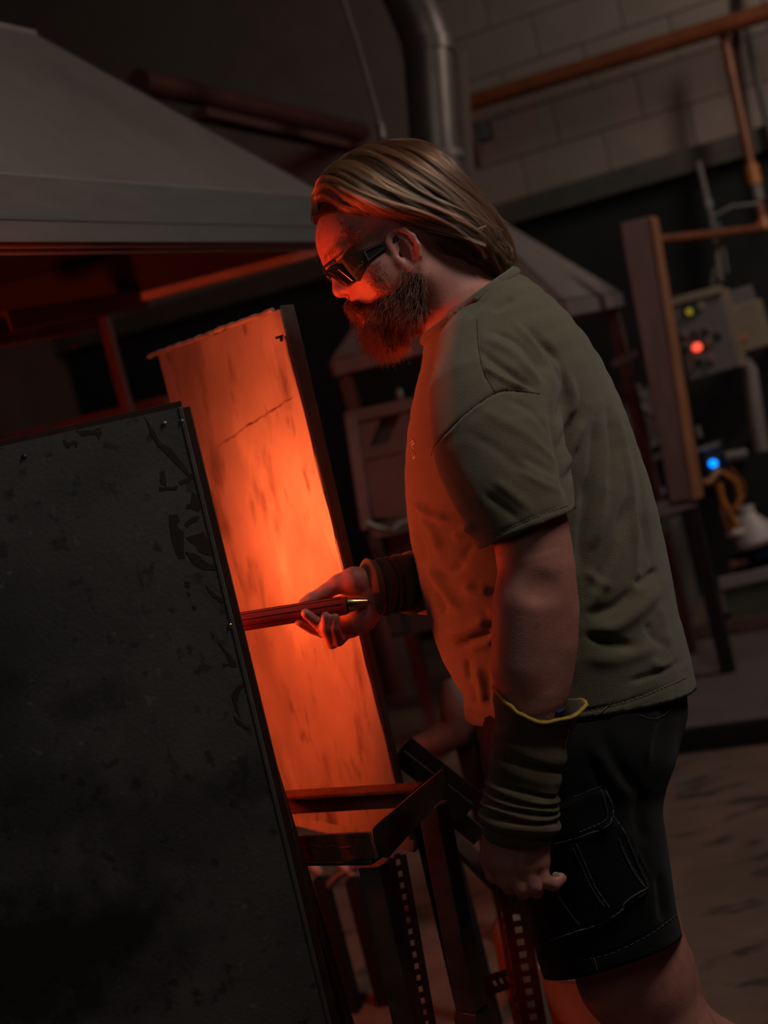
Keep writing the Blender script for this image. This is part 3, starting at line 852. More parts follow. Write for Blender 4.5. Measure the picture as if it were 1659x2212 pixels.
pbar2('rear_rail', (600, 1737, 2.20), (905, 1718, 2.09), .006, .034, M['rust'], st)
pbar2('rear_rail', (600, 1719, 2.18), (905, 1701, 2.07), .032, .006, M['rust'], st)
pbar2('front_rail', (640, 1832, 1.985), (808, 1826, 1.890), .006, .038, M['rust'], st)
pbar2('front_rail', (640, 1858, 1.995), (815, 1856, 1.900), .03, .006, M['darksteel'], st)
obj('weld', MB().tube([P(645 + i * 12, 1829 + 2 * math.sin(i * 1.7), 1.977 - i * .0066) for i in range(13)], [.0022 + .001 * math.sin(i * 2.3) for i in range(13)], 6), M['rust'], st, smooth=True)
yk = [(803, 1793, 1.90), (818, 1778, 1.903), (952, 1664, 1.96), (961, 1668, 1.963), (964, 1700, 1.963), (958, 1722, 1.96), (838, 1855, 1.905), (812, 1850, 1.90)]
obj('yoke_plate', MB().prism([P(*a) for a in yk], P(0, 0, 1.0) * 0 + Vector((.003, .008, .001))), M['steel'], st, bevel=.0012)
pbar2('yoke_arm', (866, 1618, 2.26), (1022, 1742, 2.26), .006, .05, M['darksteel'], st, FW.cross(P(1022, 1742, 2.26) - P(866, 1618, 2.26)))
pbar2('yoke_edge', (872, 1622, 2.25), (1022, 1738, 2.25), .012, .004, M['steel'], st, EU)
pbar2('yoke_arm', (958, 1742, 2.3), (1036, 1808, 2.3), .03, .02, M['steel'], st, FW)
a_ = P(868, 2212, 1.975)


def square_leg(px0, py0, px1, py1, d, s_, m_, par, rot=.78):
    p0_, p1_ = P(px0, py0, d), P(px1, py1, d)
    t = (p1_ - p0_).normalized()
    k = (0 - p0_.z) / t.z
    p1_ = p0_ + t * k
    a2 = Vector((math.cos(rot), math.sin(rot), 0))
    x = (a2 - t * a2.dot(t)).normalized()
    y = t.cross(x)
    q_ = [p0_ + (x * i + y * j) * s_ / 2 for i, j in ((-1, -1), (1, -1), (1, 1), (-1, 1))]
    return obj('leg', MB().prism(q_, p1_ - p0_), m_, par, bevel=.002)


square_leg(808, 1866, 884, 2212, 1.935, .033, M['steel'], st, rot=1.05)
square_leg(935, 1735, 1026, 2212, 2.03, .034, M['steel'], st, rot=.95)
obj('foot_sleeve', MB().tube([P(1024, 2178, 2.03), P(1026, 2192, 2.03), P(1046, 2300, 2.03)], [.029, .031, .031], 4), M['steel'], st, bevel=.001)


def perforated(name, a, b, wdir, w, t, m_, par, n, slot=.55):
    """flat flange with real slots: two edge strips and webs between the slots"""
    a, b = Vector(a), Vector(b)
    ax_ = (b - a).normalized()
    wd_ = (Vector(wdir) - ax_ * Vector(wdir).dot(ax_)).normalized()
    nn = ax_.cross(wd_)
    mb = MB()
    for s_ in (-1, 1):
        c = (a + b) / 2 + wd_ * s_ * w * .325
        mb.box(c, (w * .175, (b - a).length / 2, t / 2), (wd_, ax_, nn))
    step = (b - a).length / n
    for i in range(n + 1):
        mb.box(a + ax_ * (i * step), (w * .16, step * (1 - slot) / 2, t / 2), (wd_, ax_, nn))
    return obj(name, mb, m_, par)


def to_floor(p0_, px1, py1, d):
    p1_ = P(px1, py1, d)
    t = (p1_ - p0_).normalized()
    return p0_ + t * ((0 - p0_.z) / t.z)


q0 = P(858, 1850, 2.2)
q1 = to_floor(q0, 922, 2212, 2.2)
perforated('slotted_brace', q0, q1, ER + FW * .5, .03, .004, M['rust'], st, 36)
obj('brace_flange', MB().bar(q0 - ER * .013, q1 - ER * .013, .004, .028, FW), M['rust'], st)

# slotted angle rack behind
rk = thing('slotted_rack', 'rusty slotted angle iron rack beside the shorts of the man', 'rack', tuple(Vector((P(1100, 2000, 2.45).x, P(1100, 2000, 2.45).y, 0))))
q0 = P(1092, 1915, 2.45)
q1 = to_floor(q0, 1142, 2212, 2.45)
perforated('post_face', q0 + ER * .010, q1 + ER * .010, ER, .042, .003, M['rack_rust'], rk, 22)
perforated('post_side', q0 - ER * .014 + FW * .018, q1 - ER * .014 + FW * .018, FW + ER * -.35, .036, .003, M['rack_rust'], rk, 22)
r0_, r1_ = P(1062, 1905, 2.46), P(955, 1800, 2.95)
perforated('rail', r0_, r1_, Z, .04, .003, M['rack_rust'], rk, 12)
obj('rail_flange', MB().bar(r0_ + Z * .02, r1_ + Z * .02, .03, .003), M['rack_rust'], rk)
perforated('foot_rail', P(1020, 2140, 2.55), P(1105, 2112, 2.5), Z, .035, .003, M['black'], rk, 6)
q0 = P(965, 1806, 2.95)
obj('rear_post', MB().bar(q0, (q0.x, q0.y, 0), .03, .03, E2), M['black'], rk)
bk_c = P(1282, 2060, 2.95)
bk = thing('white_bucket', 'white plastic bucket with a dark blue liner behind the legs', 'bucket', (bk_c.x, bk_c.y, 0))
zr = P(1160, 2070, 2.95).z
obj('shell', MB().lathe((bk_c.x, bk_c.y, 0), [(.105, 0), (.11, .01), (.128, zr)], 28), M['white'], bk, smooth=True)
obj('rim', MB().lathe((bk_c.x, bk_c.y, zr - .012), [(.125, 0), (.135, .002), (.135, .018), (.125, .02)], 28), M['white'], bk, smooth=True)
obj('liner', MB().lathe((bk_c.x, bk_c.y, zr), [(.12, 0), (.121, .05), (.115, .10), (.05, .125)], 24), M['blue'], bk, smooth=True)
jq = P(1094, 2030, 2.58)
jug2 = thing('round_flask', 'pale rounded plastic flask lit orange behind the slotted post', 'flask', (jq.x, jq.y, 0))
obj('body', MB().lathe((jq.x + .01, jq.y, 0), [(.03, 0), (.034, .02), (.034, jq.z - .09), (.036, jq.z - .04), (.034, jq.z - .0), (.03, jq.z + .03), (.012, jq.z + .05)], 20), M['beige'], jug2, smooth=True)
# light tools on the floor under the stand
tg = thing('metal_tongs', 'pale steel tongs lying on the floor beneath the stand', 'tongs', tuple(P(690, 1880, 3.3)))
for a, b in (((664, 1850), (690, 1888)), ((728, 1850), (760, 1890))):
    pa_, pb_ = P(*a, 3.2), P(*b, 3.2)
    obj('arm', MB().tube([pa_, pb_], .012, 8), M['white'], tg, smooth=True)
    obj('rest', MB().bar((pb_.x, pb_.y, 0), pb_ - Z * .01, .03, .03, E2), M['black'], tg)
obj('handle', MB().tube([P(700, 1920, 3.2), P(730, 1890, 3.2), P(770, 1870, 3.2)], .012, 8), M['darksteel'], tg, smooth=True)
obj('jaw', MB().tube([P(686, 1790, 3.2), P(708, 1800, 3.2)], .014, 8), M['grey'], tg, smooth=True)

#PERSON#
# ------------------------------------------------------------------ person: implicit-surface engine
CAP = .03


class Field:
    def __init__(s, lo, hi, h):
        s.lo, s.h = np.array(lo, float), h
        s.n = np.ceil((np.array(hi) - s.lo) / h).astype(int) + 1
        s.F = np.full(s.n, CAP, np.float32)
        s.ax = [(s.lo[i] + h * np.arange(s.n[i])).astype(np.float32) for i in range(3)]

    def region(s, lo, hi):
        a = np.clip(np.floor((np.array(lo) - s.lo) / s.h).astype(int), 0, s.n)
        b = np.clip(np.ceil((np.array(hi) - s.lo) / s.h).astype(int) + 1, 0, s.n)
        return tuple(slice(int(a[i]), int(b[i])) for i in range(3))

    def xyz(s, sl):
        return (s.ax[0][sl[0]][:, None, None], s.ax[1][sl[1]][None, :, None], s.ax[2][sl[2]][None, None, :])

    def put(s, fn, lo, hi, k=0.0, sub=False):
        mg = CAP + .004
        sl = s.region(np.array(lo) - mg, np.array(hi) + mg)
        if any(q.stop <= q.start for q in sl):
            return
        d = np.minimum(fn(*s.xyz(sl)), CAP).astype(np.float32)
        A = s.F[sl]
        if sub:
            d = -d
            r = np.maximum(A, d)
            if k:
                r = r + np.maximum(k - np.abs(A - d), 0) ** 2 / (4 * k)
        else:
            r = np.minimum(A, d)
            if k:
                r = r - np.maximum(k - np.abs(A - d), 0) ** 2 / (4 * k)
        s.F[sl] = r

    def cap(s, a, b, ra, rb, k=.008, sub=False):
        a, b = np.array(a, float), np.array(b, float)
        ab = b - a
        L2 = max(ab @ ab, 1e-12)

        def fn(x, y, z):
            px, py, pz = x - a[0], y - a[1], z - a[2]
            t = np.clip((px * ab[0] + py * ab[1] + pz * ab[2]) / L2, 0, 1)
            return np.sqrt((px - t * ab[0]) ** 2 + (py - t * ab[1]) ** 2 + (pz - t * ab[2]) ** 2) - (ra + (rb - ra) * t)
        r = max(ra, rb)
        s.put(fn, np.minimum(a, b) - r, np.maximum(a, b) + r, k, sub)

    def chain(s, pts, rs, k=.008):
        for i in range(len(pts) - 1):
            s.cap(pts[i], pts[i + 1], rs[i], rs[i + 1], k)

    def ell(s, c, axes, rad, k=.01, sub=False):
        c = np.array(c, float)
        A = np.array([list(a) for a in axes], float)
        rad = np.array(rad, float)

        def fn(x, y, z):
            px, py, pz = x - c[0], y - c[1], z - c[2]
            q = [(px * A[i, 0] + py * A[i, 1] + pz * A[i, 2]) / rad[i] for i in range(3)]
            k0 = np.sqrt(q[0] ** 2 + q[1] ** 2 + q[2] ** 2)
            k1 = np.sqrt((q[0] / rad[0]) ** 2 + (q[1] / rad[1]) ** 2 + (q[2] / rad[2]) ** 2)
            return k0 * (k0 - 1) / np.maximum(k1, 1e-6)
        r = rad.max()
        s.put(fn, c - r, c + r, k, sub)

    def tubeE(s, st, k=.01, ref=(0, 1, 0), power=2.0):
        """st: list of (centre, in-profile radius, lateral radius); elliptical swept tube"""
        ref = np.array(ref, float)
        C = np.array([list(q[0]) for q in st], float)
        rm = max(max(q[1], q[2]) for q in st) + CAP + 2 * s.h
        full = s.region(C.min(0) - rm, C.max(0) + rm)
        T = Field.__new__(Field)
        T.h, T.lo = s.h, np.array([s.ax[i][full[i].start] for i in range(3)], float)
        T.ax = [s.ax[i][full[i]] for i in range(3)]
        T.n = np.array([len(q) for q in T.ax])
        T.F = np.full(T.n, CAP, np.float32)
        for i in range(len(st) - 1):
            a, b = np.array(st[i][0], float), np.array(st[i + 1][0], float)
            ab = b - a
            L2 = max(ab @ ab, 1e-12)
            n = ab / math.sqrt(L2)
            v = ref - n * (ref @ n)
            v /= np.linalg.norm(v)
            u = np.cross(v, n)
            ra, rb, la, lb = st[i][1], st[i + 1][1], st[i][2], st[i + 1][2]

            def fn(x, y, z):
                px, py, pz = x - a[0], y - a[1], z - a[2]
                t = np.clip((px * ab[0] + py * ab[1] + pz * ab[2]) / L2, 0, 1)
                qx, qy, qz = px - t * ab[0], py - t * ab[1], pz - t * ab[2]
                r1 = ra + (rb - ra) * t
                r2 = la + (lb - la) * t
                r3 = np.minimum(r1, r2) * .6
                cu = (qx * u[0] + qy * u[1] + qz * u[2])
                cv = (qx * v[0] + qy * v[1] + qz * v[2])
                cw = (qx * n[0] + qy * n[1] + qz * n[2])
                if power != 2.0:
                    k0 = (np.abs(cu / r1) ** power + np.abs(cv / r2) ** power + np.abs(cw / r3) ** power) ** (1 / power)
                else:
                    k0 = np.sqrt((cu / r1) ** 2 + (cv / r2) ** 2 + (cw / r3) ** 2)
                k1 = np.sqrt((cu / r1 ** 2) ** 2 + (cv / r2 ** 2) ** 2 + (cw / r3 ** 2) ** 2)
                return k0 * (k0 - 1) / np.maximum(k1, 1e-6)
            r = max(ra, rb, la, lb)
            T.put(fn, np.minimum(a, b) - r, np.maximum(a, b) + r, 0)
        A, d = s.F[full], T.F
        r = np.minimum(A, d)
        if k:
            r = r - np.maximum(k - np.abs(A - d), 0) ** 2 / (4 * k)
        s.F[full] = r

    def cut(s, p, n):
        """keep the half space where (x-p).n < 0"""
        x, y, z = s.xyz(tuple(slice(0, int(q)) for q in s.n))
        d = ((x - p[0]) * n[0] + (y - p[1]) * n[1] + (z - p[2]) * n[2]).astype(np.float32)
        s.F = np.maximum(s.F, d)

    def merge(s, o, k):
        A, d = s.F, o.F
        s.F = np.minimum(A, d) - np.maximum(k - np.abs(A - d), 0) ** 2 / (4 * k)

    def surface(s):
        F = s.F
        ins = F < 0
        n = np.array(F.shape)
        c = [slice(0, -1), slice(1, None)]
        any_ = np.zeros(n - 1, bool)
        all_ = np.ones(n - 1, bool)
        for i in (0, 1):
            for j in (0, 1):
                for k in (0, 1):
                    q = ins[c[i], c[j], c[k]]
                    any_ |= q
                    all_ &= q
        idx = np.argwhere(any_ & ~all_)
        m = n - 1
        lin = (idx[:, 0] * m[1] + idx[:, 1]) * m[2] + idx[:, 2]
        corner = {}
        for i in (0, 1):
            for j in (0, 1):
                for k in (0, 1):
                    corner[i, j, k] = F[idx[:, 0] + i, idx[:, 1] + j, idx[:, 2] + k].astype(float)
        acc = np.zeros((len(idx), 3))
        cnt = np.zeros(len(idx))
        for a in corner:
            for ax in range(3):
                if a[ax] == 0:
                    b = list(a)
                    b[ax] = 1
                    f0, f1 = corner[a], corner[tuple(b)]
                    cr = (f0 < 0) != (f1 < 0)
                    t = np.where(cr, f0 / np.where(cr, f0 - f1, 1), 0)
                    p = np.tile(np.array(a, float), (len(idx), 1))
                    p[:, ax] += t
                    acc[cr] += p[cr]
                    cnt[cr] += 1
        V = s.lo + s.h * (idx + acc / np.maximum(cnt, 1)[:, None])
        faces = []
        for ax in range(3):
            o1, o2 = [(1, 2), (2, 0), (0, 1)][ax]
            s0 = [slice(None)] * 3
            s1 = [slice(None)] * 3
            s0[ax], s1[ax] = slice(0, -1), slice(1, None)
            A, B = ins[tuple(s0)], ins[tuple(s1)]
            e = np.argwhere(A != B)
            ok = (e[:, o1] > 0) & (e[:, o2] > 0) & (e[:, o1] < n[o1] - 1) & (e[:, o2] < n[o2] - 1)
            e = e[ok]
            sgn = A[e[:, 0], e[:, 1], e[:, 2]]
            q = []
            for d1, d2 in ((-1, -1), (0, -1), (0, 0), (-1, 0)):
                w = e.copy()
                w[:, o1] += d1
                w[:, o2] += d2
                q.append(np.searchsorted(lin, (w[:, 0] * m[1] + w[:, 1]) * m[2] + w[:, 2]))
            q = np.stack(q, 1)
            q[~sgn] = q[~sgn][:, ::-1]
            faces.append(q)
        return V, np.concatenate(faces)


def smooth_mesh(V, Fc, it=2, lam=.5):
    e = np.concatenate([Fc[:, [0, 1]], Fc[:, [1, 2]], Fc[:, [2, 3]], Fc[:, [3, 0]]])
    for _ in range(it):
        acc = np.zeros_like(V)
        cnt = np.zeros(len(V))
        for i in range(3):
            acc[:, i] = np.bincount(e[:, 0], V[e[:, 1], i], len(V)) + np.bincount(e[:, 1], V[e[:, 0], i], len(V))
        cnt = np.bincount(e[:, 0], minlength=len(V)) + np.bincount(e[:, 1], minlength=len(V))
        V = V + lam * (acc / np.maximum(cnt, 1)[:, None] - V)
    return V


def normals(V, Fc):
    fn = np.cross(V[Fc[:, 2]] - V[Fc[:, 0]], V[Fc[:, 3]] - V[Fc[:, 1]])
    N = np.zeros_like(V)
    for c in range(4):
        for i in range(3):
            N[:, i] += np.bincount(Fc[:, c], fn[:, i], len(V))
    return N / np.maximum(np.linalg.norm(N, axis=1), 1e-12)[:, None]


def drop(V, Fc, keep):
    Fc = Fc[keep]
    used = np.unique(Fc)
    mp = np.full(len(V), -1)
    mp[used] = np.arange(len(used))
    return V[used], mp[Fc]


def mesh_from(name, V, Fc):
    me = bpy.data.meshes.new(name)
    me.vertices.add(len(V))
    me.vertices.foreach_set('co', np.ascontiguousarray(V, dtype=np.float32).ravel())
    me.loops.add(Fc.size)
    me.loops.foreach_set('vertex_index', Fc.astype(np.int32).ravel())
    me.polygons.add(len(Fc))
    me.polygons.foreach_set('loop_start', np.arange(0, Fc.size, 4, dtype=np.int32))
    me.polygons.foreach_set('use_smooth', np.ones(len(Fc), bool))
    me.update(calc_edges=True)
    me.validate()
    return me


def pdist(px, py, line):
    """distance in pixels to a polyline and position along it (0..1)"""
    best = np.full(len(px), 1e9)
    par = np.zeros(len(px))
    L = [0]
    for a, b in zip(line, line[1:]):
        L.append(L[-1] + math.hypot(b[0] - a[0], b[1] - a[1]))
    for i, (a, b) in enumerate(zip(line, line[1:])):
        dx, dy = b[0] - a[0], b[1] - a[1]
        l2 = dx * dx + dy * dy
        t = np.clip(((px - a[0]) * dx + (py - a[1]) * dy) / l2, 0, 1)
        d = np.hypot(px - a[0] - t * dx, py - a[1] - t * dy)
        w = d < best
        best[w] = d[w]
        par[w] = (L[i] + t[w] * math.sqrt(l2)) / L[-1]
    return best, par


def catm(pts, n):
    pts = np.array(pts, float)
    t = np.linspace(0, len(pts) - 1 - 1e-9, n)
    i = t.astype(int)
    u = (t - i)[:, None]
    g = lambda k: pts[np.clip(i + k, 0, len(pts) - 1)]
    p0, p1, p2, p3 = g(-1), g(0), g(1), g(2)
    return .5 * (2 * p1 + (p2 - p0) * u + (2 * p0 - 5 * p1 + 4 * p2 - p3) * u ** 2 + (3 * p1 - p0 - 3 * p2 + p3) * u ** 3)


def folds(V, Fc, lst, facing=-.15, dmax=None):
    """raise (h>0) or sink (h<0) cloth along lines seen from the near side"""
    N = normals(V, Fc)
    px, py, dep = proj(V)
    tocam = _nc - V
    tocam /= np.linalg.norm(tocam, axis=1)[:, None]
    f = np.clip(((N * tocam).sum(1) - facing) / .3, 0, 1)
    if dmax is not None:
        f = f * (dep < dmax)
    D = np.zeros(len(V))
    for line, w, h in lst:
        line = [tuple(q) for q in catm(line, 4 * len(line))]
        d, t = pdist(px, py, line)
        tap = np.clip(np.minimum(t, 1 - t) / .22, .12, 1)
        D += h * tap * np.exp(-(d / w) ** 2)
    return V + N * (D * f)[:, None]


def bvh_of(V, Fc):
    return BVHTree.FromPolygons([tuple(v) for v in V], [tuple(int(i) for i in f) for f in Fc])


def onsurf(bvh, px, py, lift=.0005, dflt=1.9):
    d = (P(px, py, 1) - C0).normalized()
    h = bvh.ray_cast(C0, d)
    if h[0] is None:
        n = bvh.find_nearest(P(px, py, dflt))
        return n[0] + n[1] * lift
    nn = h[1] if h[1].dot(d) < 0 else -h[1]
    return h[0] + nn * lift


DM = 2.07                                           # depth of the middle plane of the body
LAT = Vector((0, 1, 0))                             # away from the camera, the right side of the man


def FB(f, b, hw, d=DM):
    a, c = P(*f, d), P(*b, d)
    return ((a + c) / 2, (a - c).length / 2, hw)


man = thing('person', 'bearded man with long hair in olive T-shirt and dark shorts leaning forward', 'person',
            tuple(Vector((P(1430, 2200, 2.05).x, P(1430, 2200, 2.05).y, 0))))

# head frame: forward, up, lateral (towards the camera)
EAR = P(862, 552, DM)
HF = (ER * -.892 - EU * .452).normalized()
HU = (EU * .892 - ER * .452).normalized()
_hy = math.radians(6)
HF, HL = (HF * math.cos(_hy) - FW * math.sin(_hy)), (-FW * math.cos(_hy) - HF * math.sin(_hy))


def Hd(f, u, l=0.0):
    return EAR + HF * f + HU * u + HL * l


def Hs(f, u, l=0.0):
    return Hd(f + .078 * abs(l), u - .154 * abs(l), l)


HAX = (HF, HU, HL)
# ------------------------------------------------------------------ body
B = Field((-.17, 1.66, -.01), (.78, 2.44, 1.78), .003)
B.ell(Hd(.000, .040), HAX, (.098, .092, .076), 0)
B.ell(Hd(.048, .050), HAX, (.053, .052, .058), .02)
for sg in (-1, 1):
    B.cap(Hd(.091, .032, sg * .010), Hd(.078, .034, sg * .046), .011, .010, .012)
    B.ell(Hd(.060, -.008, sg * .046), HAX, (.022, .02, .02), .02)
    B.cap(Hd(-.004, -.05, sg * .056), Hd(.058, -.088, sg * .022), .018, .016, .02)
    B.cap(Hd(-.01, -.01, sg * .06), Hd(-.004, -.05, sg * .056), .018, .02, .02)
B.ell(Hd(.045, -.035), HAX, (.052, .07, .055), .02)
B.ell(Hd(.064, -.088), HAX, (.022, .018, .028), .015)
for sg in (-1, 1):
    B.ell(Hs(.030, -.012, sg * .053), HAX, (.036, .040, .0225), .015)
for sg in (-1, 1):
    B.ell(Hd(.100, .013, sg * .032), HAX, (.017, .013, .018), .008, True)
    B.ell(Hd(.0825, .013, sg * .032), HAX, (.0125, .0125, .0125), .002)
    B.cap(Hd(.092, .021, sg * .022), Hd(.088, .022, sg * .044), .0035, .0035, .004)
B.cap(Hd(.088, .030), Hd(.0985, -.002), .0075, .0100, .010)
B.ell(Hd(.1000, -.0085), HAX, (.0115, .0105, .0115), .006)
for sg in (-1, 1):
    B.ell(Hd(.0890, -.012, sg * .0125), HAX, (.0115, .008, .0075), .004)
    B.ell(Hd(.0920, -.0205, sg * .008), HAX, (.006, .004, .0035), .002, True)
B.ell(Hd(.076, -.045), HAX, (.012, .008, .024), .008)
B.ell(Hd(.079, -.062), HAX, (.010, .008, .021), .008)
B.ell(Hd(.089, -.054), HAX, (.012, .0018, .022), .002, True)
for sg in (-1, 1):                                  # ears
    tilt = lambda f, u, o=0: Hs(f + .004, u, sg * (.0712 + .010 * max(0, -f / .024) + o))
    B.ell(tilt(-.006, .002, .001), HAX, (.021, .031, .006), .006)
    B.ell(tilt(-.003, .004, .0085), HAX, (.0125, .019, .0062), .004, True)
    B.ell(tilt(.003, -.001, .003), HAX, (.004, .0045, .012), .002, True)
    hel = [(.011, .010), (.012, .022), (.006, .031), (-.006, .034), (-.017, .029), (-.0235, .016), (-.0245, .001), (-.020, -.013), (-.011, -.025), (-.002, -.032)]
    B.chain([tilt(a, b, .0045) for a, b in hel], [.0042] * 9 + [.006], .003)
    B.chain([tilt(a, b, .004) for a, b in [(-.008, .022), (-.014, .012), (-.015, 0), (-.010, -.013)]], [.003] * 4, .004)
    B.cap(tilt(.009, .001, .003), tilt(.008, -.008, .004), .004, .0045, .004)
    B.cap(tilt(-.001, -.028, .003), tilt(.004, -.022, .002), .0065, .004, .005)
# neck
nk = [FB((872, 690), (985, 540), .058), FB((915, 722), (1055, 598), .066), FB((935, 770), (1105, 640), .085)]
B.tubeE(nk, .02, LAT)
B.cap(Hd(-.03, -.02, 0), P(985, 650, DM), .055, .06, .03)
# torso inside the shirt
TOR = [((960, 715), (1095, 640), .10), ((942, 800), (1200, 690), .150), ((930, 890), (1268, 785), .165), ((912, 990), (1315, 885), .170),
       ((905, 1080), (1355, 985), .170), ((912, 1170), (1385, 1085), .170), ((930, 1255), (1408, 1190), .170), ((965, 1335), (1428, 1300), .165),
       ((1025, 1400), (1430, 1390), .165), ((1050, 1500), (1430, 1480), .160), ((1075, 1600), (1410, 1570), .15)]
B.tubeE([FB(a, b, w) for a, b, w in TOR], .02, LAT)
# near arm (left arm of the man)
na = [P(1078, 800, 1.93), P(1105, 960, 1.845), P(1145, 1140, 1.80), P(1160, 1230, 1.795), P(1163, 1300, 1.795), P(1160, 1390, 1.798), P(1150, 1490, 1.797), P(1138, 1590, 1.797), P(1126, 1690, 1.797), P(1118, 1790, 1.797)]
nr = [.050, .048, .0490, .0485, .0485, .0495, .0455, .037, .031, .0285]
B.tubeE([(p, r, r * .95) for p, r in zip(na, nr)], .012, LAT)
B.ell(P(1212, 1292, 1.81), (ER, EU, FW), (.014, .022, .018), .02)          # elbow point
B.cap(P(1125, 1310, 1.782), P(1120, 1430, 1.785), .026, .024, .04)        # forearm bulge
B.cap(P(1205, 1330, 1.80), P(1190, 1460, 1.80), .020, .018, .02)
B.ell(P(1175, 1272, 1.738), (ER, EU, FW), (.016, .010, .006), .02, True)
# near hand: a loose fist, back of the hand to the camera
wr = P(1116, 1790, 1.797)
kn = [P(1071, 1862, 1.792), P(1101, 1869, 1.782), P(1133, 1869, 1.780), P(1163, 1862, 1.786)]
for i, k_ in enumerate(kn):
    B.cap(wr + (P(1090 + i * 18, 1800, 1.797) - wr), k_, .0185, .0150, .014)
    B.ell(k_, (ER, EU, FW), (.0115, .0115, .0105), .006)
B.cap(P(1095, 1805, 1.80), P(1150, 1812, 1.80), .022, .022, .015)
pip = [P(1092, 1906, 1.784), P(1124, 1919, 1.774), P(1155, 1917, 1.772), P(1176, 1903, 1.779)]
dip = [P(1100, 1918, 1.812), P(1130, 1930, 1.806), P(1160, 1927, 1.803), P(1196, 1911, 1.786)]
tp = [P(1090, 1898, 1.826), P(1120, 1910, 1.824), P(1148, 1908, 1.822), P(1211, 1898, 1.792)]
for i in range(4):
    B.chain([kn[i], pip[i], dip[i], tp[i]], [.0100, .0092, .0086, .0080] if i < 3 else [.0100, .0092, .0088, .0080], .0008)
B.chain([P(1066, 1812, 1.815), P(1056, 1850, 1.812), P(1066, 1888, 1.812), P(1088, 1906, 1.818)], [.016, .0125, .0105, .0088], .004)
# far arm (right arm of the man), reaching forward with the palm up
fa = [P(1075, 800, 2.22), P(1060, 960, 2.30), P(1050, 1130, 2.33), P(1030, 1270, 2.28), P(950, 1272, 2.18), P(880, 1262, 2.10), P(806, 1288, 2.068)]
B.tubeE([(p, r, r) for p, r in zip(fa, [.055, .052, .048, .044, .034, .031, .028])], .012, (0, 0, 1))
w2 = P(806, 1290, 2.066)
mc = [P(716, 1318, 2.082), P(728, 1332, 2.080), P(743, 1345, 2.074), P(760, 1353, 2.066)]
for i, k_ in enumerate(mc):
    B.cap(P(798, 1280 + i * 9, 2.070), k_, .017, .0125, .010)
B.chain([P(797, 1262, 2.066), P(765, 1256, 2.060), P(732, 1262, 2.058)], [.022, .0195, .0135], .010)
B.chain([P(800, 1310, 2.060), P(784, 1334, 2.058), P(757, 1358, 2.060)], [.0185, .019, .0135], .010)
B.chain([P(732, 1260, 2.058), P(702, 1280, 2.056), P(672, 1295, 2.052), P(655, 1303, 2.050)], [.0135, .0112, .0095, .0078], .004)
fg = [[mc[3], P(731, 1384, 2.040), P(722, 1357, 2.012), P(724, 1334, 2.008)],
      [mc[2], P(717, 1388, 2.048), P(704, 1358, 2.014), P(703, 1331, 2.008)],
      [mc[1], P(708, 1368, 2.058), P(687, 1347, 2.022), P(660, 1325, 2.008)],
      [mc[0], P(696, 1364, 2.076), P(674, 1357, 2.046), P(647, 1343, 2.030)]]
for i, f_ in enumerate(fg):
    B.chain(f_, [.0112, .0096, .0086, .0072] if i else [.0105, .0088, .0078, .0066], .002)
# legs
lg = {'near': (1.955, 0, 0), 'far': (2.20, 22, 8)}
for nm, (d, ox, oy) in lg.items():
    kx = P(1434 + ox, 2218 + oy, d)
    an = kx + Vector((.11, .0, -(kx.z - .10)))
    B.chain([P(1260 + ox, 1640 + oy, 2.07 + (d - 2.07) * .6), P(1290 + ox, 1850 + oy, d), P(1372 + ox, 2105 + oy, d), kx], [.085, .085, .076, .060], .02)
    B.chain([kx, kx.lerp(an, .35) + Vector((.02, 0, 0)), an], [.060, .056, .036], .015)
    B.chain([an, an + Vector((.02, 0, -.05)), an + Vector((-.13, 0, -.075))], [.036, .04, .026], .012)
BV, BF = B.surface()
BV = smooth_mesh(BV, BF, 1, .5)
BN = normals(BV, BF)
hx, hy, _d = proj(BV)
# small relief: forehead creases, tendons, knuckle hollows
def line3(V, N, pts, w, h):
    D = np.zeros(len(V))
    for a, b in zip(pts, pts[1:]):
        a, b = np.array(a, float), np.array(b, float)
        ab = b - a
        t = np.clip(((V - a) @ ab) / (ab @ ab), 0, 1)
        d = np.linalg.norm(V - a - t[:, None] * ab, axis=1)
        D = np.maximum(D, np.exp(-(d / w) ** 2))
    return V + N * (h * D)[:, None]


for u_ in (.047, .058):
    BV = line3(BV, BN, [Hd(.088, u_, .045), Hd(.098, u_ + .001, .02), Hd(.10, u_, -.02)], .0022, -.0011)
for i in range(4):
    BV = line3(BV, BN, [P(1100 + i * 12, 1815, 1.778), kn[i] + FW * -.014], .004, .0012)
me = mesh_from('body', BV, BF)
tag(link_mesh('body', me, M['skin'], man, True))
bbvh = bvh_of(BV, BF)
for (a, b, r_) in ((1201, 1893, .0052),):
    c = onsurf(bbvh, a, b, .0003)
    obj('fingernail', MB().lathe(c, [(r_ * .3, -.001), (r_ * .8, -.0006), (r_, .001)], 12, FW), mat('nail', (.5, .3, .25), .3, 0, .05), man, smooth=True)

